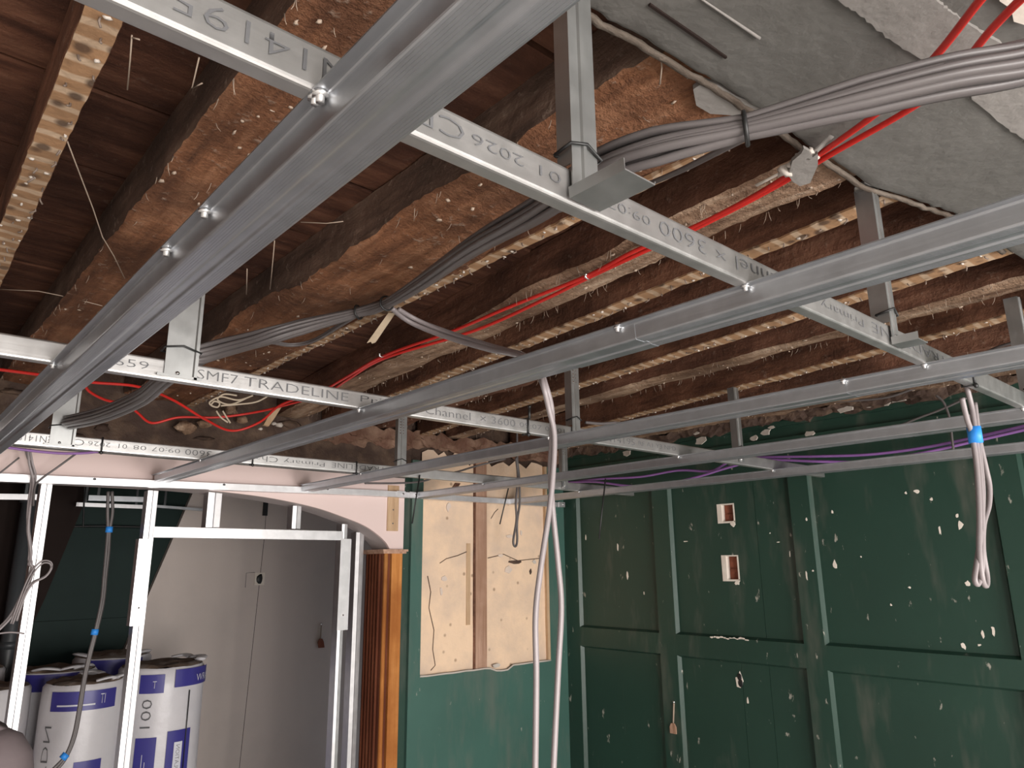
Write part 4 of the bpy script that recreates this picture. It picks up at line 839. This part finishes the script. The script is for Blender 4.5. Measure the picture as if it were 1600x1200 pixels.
# ------------------------------------------------------------------ insulation rolls
def roll(cx, cy, r, ztop, label, blue=True, seed=1, face=-1.9, bands=()):
    t = thing('insulation_roll', (cx, cy, FL), label, 'insulation roll', 'insulation rolls')
    m = MB(); n = 28; V = []; F = []; zs = [FL, -3.5, ztop - .35, ztop - .06, ztop - .02]
    rs = [1, 1, 1, .985, .93]
    for z, q in zip(zs, rs):
        for k in range(n):
            a = 2 * math.pi * k / n; rr = r * q * (1 + .025 * noise.noise(Vector((math.cos(a) * 1.5, math.sin(a) * 1.5, z + seed)))); V.append((cx + math.cos(a) * rr, cy + math.sin(a) * rr, z + (.02 * noise.noise(Vector((a * 2, z, seed))) if z > -2.5 else 0)))
    for i in range(len(zs) - 1):
        for k in range(n): F.append((i * n + k, i * n + (k + 1) % n, (i + 1) * n + (k + 1) % n, (i + 1) * n + k))
    m.add(V, F, True); m.build('plastic_wrap', M['roll_white'], t)
    m = MB(); rg = [(1.0, 0), (.8, .035), (.55, .0), (.3, .03), (0.02, .01)]; V = []; F = []
    for q, dz in rg:
        for k in range(n): a = 2 * math.pi * k / n; V.append((cx + math.cos(a) * r * .93 * q, cy + math.sin(a) * r * .93 * q, ztop - .02 + dz + .04 * noise.noise(Vector((math.cos(a) * 3 * q, math.sin(a) * 3 * q, seed)))))
    for i in range(len(rg) - 1):
        for k in range(n): F.append((i * n + k, i * n + (k + 1) % n, (i + 1) * n + (k + 1) % n, (i + 1) * n + k))
    m.add(V, F, True); m.build('wool_end', M['roll_wool'], t)
    rnd = random.Random(seed)
    for k in range(3):
        a = rnd.uniform(0, 6.28); m = MB(); pts = [(cx + math.cos(a + q * .35) * r * (.95 - .1 * abs(q - 1)), cy + math.sin(a + q * .35) * r * (.95 - .1 * abs(q - 1)), ztop + .02 + .03 * (q == 1)) for q in range(3)]
        m.tube(smooth(pts, 4), r * .13, 8, flat=.3); m.build('wrap_tuck', M['roll_white'], t)
    for (a0, a1, z0, z1) in bands:
        m = MB(); k = max(3, int(abs(a1 - a0) / .12)); rr = r * 1.02
        V = [(cx + math.cos(a0 + (a1 - a0) * i / k) * rr, cy + math.sin(a0 + (a1 - a0) * i / k) * rr, z) for i in range(k + 1) for z in (z0, z1)]
        m.add(V, [(2 * i, 2 * i + 2, 2 * i + 3, 2 * i + 1) for i in range(k)], True); m.build('blue_print', M['roll_blue'], t)
    return t
def on_roll(cx, cy, r): return lambda a, z: (cx + math.cos(a) * r * 1.034, cy + math.sin(a) * r * 1.034, z)
def ang(px, cx, cy, r):            # angle on the roll's wall that the camera sees at column px (taken at row 1120)
    d = at(px, 1120, Y=cy); dx, dy = d.x, d.y; L = math.hypot(dx, dy); dx /= L; dy /= L
    b = cx * dx + cy * dy; c = cx * cx + cy * cy - r * r; q = b * b - c; tq = b - math.sqrt(max(q, 0)); return math.atan2(tq * dy - cy, tq * dx - cx)
f_ = (2.68, 12.0, .50); rt_ = (3.90, 12.7, .62); lf = (1.62, 12.5, .52)
a_ = lambda px: ang(px, *f_); b_ = lambda px: ang(px, *rt_); c_ = lambda px: ang(px, *lf)
R1 = roll(*f_, -1.47, 'front insulation roll with blue band and lettering, between the two left studs', seed=1, bands=((a_(78), a_(176), -1.80, -1.56), (a_(124), a_(165), -4.6, -2.42)))
text('TDN', -2.62, -1.98, a_(79), .2, lambda u, v: on_roll(*f_)(v, u), M['ink'], R1)
for k, (za, zb, o_) in enumerate(((-1.74, -1.72, .1),)):
    m = MB(); g = [a_(88) + (a_(146) - a_(88)) * i / 8 for i in range(9)]; V = [on_roll(*f_)(q, z) for q in g for z in (za, zb)]; m.add(V, [(2 * i, 2 * i + 2, 2 * i + 3, 2 * i + 1) for i in range(8)]); m.build('band_line', M['roll_text'], R1)
text('TI', a_(153), a_(160), -1.67, .12, lambda u, v: on_roll(*f_)(u, v), M['roll_text'], R1)
R2 = roll(*rt_, -1.42, 'right-hand insulation roll marked 100, seen through the door opening', seed=2, bands=((b_(214), b_(252), -1.78, -1.52), (b_(268), b_(326), -1.72, -1.47), (b_(216), b_(248), -4.8, -2.38), (b_(264), b_(298), -4.8, -2.32)))
text('100', -2.25, -1.86, (b_(221) + b_(236)) / 2, abs(b_(236) - b_(221)), lambda u, v: on_roll(*rt_)(v, u), M['ink'], R2)
text('T', b_(234), b_(240), -1.66, .1, lambda u, v: on_roll(*rt_)(u, v), M['roll_text'], R2)
text('WRAP', b_(300), b_(324), -1.62, .10, lambda u, v: on_roll(*rt_)(u, v), M['roll_text'], R2)
m = MB(); g = [b_(275), b_(281), b_(287)]; V = [on_roll(*rt_)(q, z) for q in g for z in (-3.15, -2.48)]; m.add(V, [(2 * i, 2 * i + 2, 2 * i + 3, 2 * i + 1) for i in range(2)]); m.build('white_label', M['roll_text'], R2)
text('INSULATION', -3.0, -2.52, (b_(277) + b_(285)) / 2, abs(b_(285) - b_(277)) * .7, lambda u, v: (lambda p: (p[0], p[1] - .004, p[2]))(on_roll(*rt_)(v, u)), M['ink'], R2)
m = MB(); m.tube([(lambda p: (p[0], p[1] - .004, p[2]))(on_roll(*rt_)(b_(291), z)) for z in (-1.78, -2.4, -3.2)], .008, 4); m.build('wrap_seam', M['black'], R2)
def fine_print(par, cyl, a0, a1, z0, z1, n_=3):
    for k in range(n_):
        a = a0 + (a1 - a0) * (k + .5) / n_; m = MB(); q = .006; m.add([(lambda p: (p[0], p[1] - .003, p[2]))(on_roll(*cyl)(u, z)) for u, z in ((a - q, z0 - .1 * k), (a + q, z0 - .1 * k), (a + q, z1 + .12 * (k % 2)), (a - q, z1 + .12 * (k % 2)))], [(0, 1, 2, 3)]); m.build('print_line', M['roll_text'], par)
fine_print(R1, f_, a_(138), a_(152), -2.62, -3.3)
fine_print(R2, rt_, b_(226), b_(240), -2.6, -3.2)
fine_print(R2, rt_, b_(226), b_(232), -3.3, -4.0, 2)
roll(*lf, -1.50, 'left insulation roll half hidden behind the leftmost stud', seed=3, bands=((c_(52), c_(74), -1.84, -1.58), (c_(40), c_(58), -4.6, -2.35)))
roll(.55, 12.4, .5, -1.55, 'insulation roll at the left picture edge', seed=4, bands=((-2.2, -.9, -2.4, -1.95),))
roll(2.55, 13.25, .55, -1.42, 'second-row insulation roll directly behind the front roll', seed=5, bands=((-2.6, -1.2, -1.68, -1.45),))
roll(3.55, 14.25, .6, -1.38, 'rear insulation roll near the grey skimmed panel', seed=6, bands=((-2.4, -1.0, -1.66, -1.42),))
roll(1.5, 13.85, .5, -1.38, 'rear insulation roll at left, close to the dark leaning board', seed=7, bands=((-2.2, -.9, -1.66, -1.42),))
# rounded sack in the left bottom corner
sc_ = A(-12, 1185, Y=8.6)
t = thing('rubble_sack', (sc_.x, 8.6, FL), 'blurred mauve-grey rounded sack at the bottom left corner', 'sack')
m = MB(); n = 24; V = []; F = []; top = A(-5, 1140, Y=8.6).z
prf = [(.38, FL), (.40, FL + .8), (.38, top - 1.0), (.36, top - .5), (.31, top - .22), (.21, top - .06), (.1, top), (.01, top)]
for q, z in prf:
    for k in range(n): a = 2 * math.pi * k / n; rr = q * (1 + .08 * noise.noise(Vector((math.cos(a), math.sin(a), z)))); V.append((sc_.x + math.cos(a) * rr, 8.6 + math.sin(a) * rr, z))
for i in range(len(prf) - 1):
    for k in range(n): F.append((i * n + k, i * n + (k + 1) % n, (i + 1) * n + (k + 1) % n, (i + 1) * n + k))
F.append(tuple(range(n))); m.add(V, F, True); m.build('bag', M['sack'], t)
m = MB(); m.tube([(sc_.x, 8.6, top - .01), (sc_.x + .02, 8.58, top + .03)], .05, 8, r1=.08); m.build('gathered_neck', M['sack'], t)
# ------------------------------------------------------------------ odds and ends in the back room
t = thing('drain_pipe', (pX(28, 900, 15.1), 15.1, FL), 'dark grey vertical pipe behind the leftmost stud', 'pipe')
m = MB(); a = A(30, 900, Y=15.1); m.tube([(a.x, 15.1, FL), (a.x, 15.1, 1.85)], .13, 14); m.build('tube', M['dark_pipe'], t)
for z in (-1.2, 1.2): MB().tube([(a.x, 15.1, z - .06), (a.x, 15.1, z + .06)], .155, 14).build('collar', M['dark_pipe'], t)
for i in range(9):
    for k in range(2):
        z = -3.2 + i * .52; MB().box(.35 + k * .42 + (i % 2) * .18, .74 + k * .42 + (i % 2) * .18, 15.45, 15.6, z, z + .44).build('brick', M['brick'], BR)
def rail(px0, px1, py0, py1, Y, label, hh=.09, mt='furring'):
    a, b = A(px0, py0, Y=Y), A(px1, py1, Y=Y); t = thing('ceiling_rail', a, label, 'channel', 'back room ceiling rails')
    m = MB(); m.sheet([(.1, 0), (0, 0), (0, hh), (.1, hh)], -.006, a.x, b.x, lambda u, v, q: (q, Y + u, a.z + v + (b.z - a.z) * (q - a.x) / (b.x - a.x))); m.build('rail_section', M[mt], t)
    for x in (a.x + .15, b.x - .15): MB().box(x - .02, x + .02, Y + .03, Y + .05, a.z + hh - .01, 1.9).build('drop_strap', M['dark_pipe'], t)
rail(119, 226, 791, 795, 15.3, 'white rail hanging before the dark green far wall', .07, 'stud')
rail(138, 245, 782, 785, 14.2, 'dull grey rail in the back room above the white one')
rail(-40, 57, 780, 781, 14.0, 'pale rail in the back room at the left edge', .09, 'stud')
rail(245, 340, 793, 800, 15.3, 'thin grey rail in the back room right of the second stud', .05)
m = MB(); m.tube([A(136, 690, Y=15.0), A(132, 765, Y=15.0), A(130, 822, Y=15.0), A(129, 824, Y=15.0)], .016, 6); tag(m.build('hanging_flex', M['black']), 'thin black flex hanging before the far green wall', 'cable')
m = MB(); m.tube(smooth([A(105, 823, Y=15.8), A(160, 822, Y=15.8), A(240, 824, Y=15.8)], 4), .02, 6); tag(m.build('wall_conduit', M['black']), 'black conduit level across the far green wall', 'conduit')
# tags on strings
def tagged(px, py0, py1, py2, axis, label, mat, s_):
    kw = {axis[0]: axis[1]}; a, b, c = A(px, py0, **kw), A(px - 1, py1, **kw), A(px, py2, **kw)
    t = thing('hanging_tag', a, label, 'tag'); m = MB(); m.tube([a, b], .012 * s_, 5); m.build('string', M['web'], t)
    v = Vector((1, 0, 0)) if axis[0] == 'Y' else Vector((0, -1, 0)); nrm = Vector((0, -.02, 0)) if axis[0] == 'Y' else Vector((-.02, 0, 0)); q = v * .055 * s_
    P = [b - q * .5, b + q * .5, b + q - Vector((0, 0, .05 * s_)), c + q, c - q, b - q - Vector((0, 0, .05 * s_))]
    m = MB(); m.add(P + [p + nrm for p in P], [(0, 1, 2, 3, 4, 5), (6, 11, 10, 9, 8, 7)] + [(k, (k + 1) % 6, 6 + (k + 1) % 6, 6 + k) for k in range(6)]); m.build('tag_body', mat, t)
    m = MB(); m.blob(a, .02 * s_, .02 * s_, .02 * s_, 6, 4); m.build('hook', M['screw'], t)
tagged(1053, 1097, 1130, 1146, ('X', XG - .012), 'small brown tag on a string hung on the green stile', M['stud_wood'], 1.0)
tagged(502, 975, 998, 1012, ('Y', YK - .26), 'small reddish tag on a string hung on the grey skimmed panel', M['brick'], 1.3)
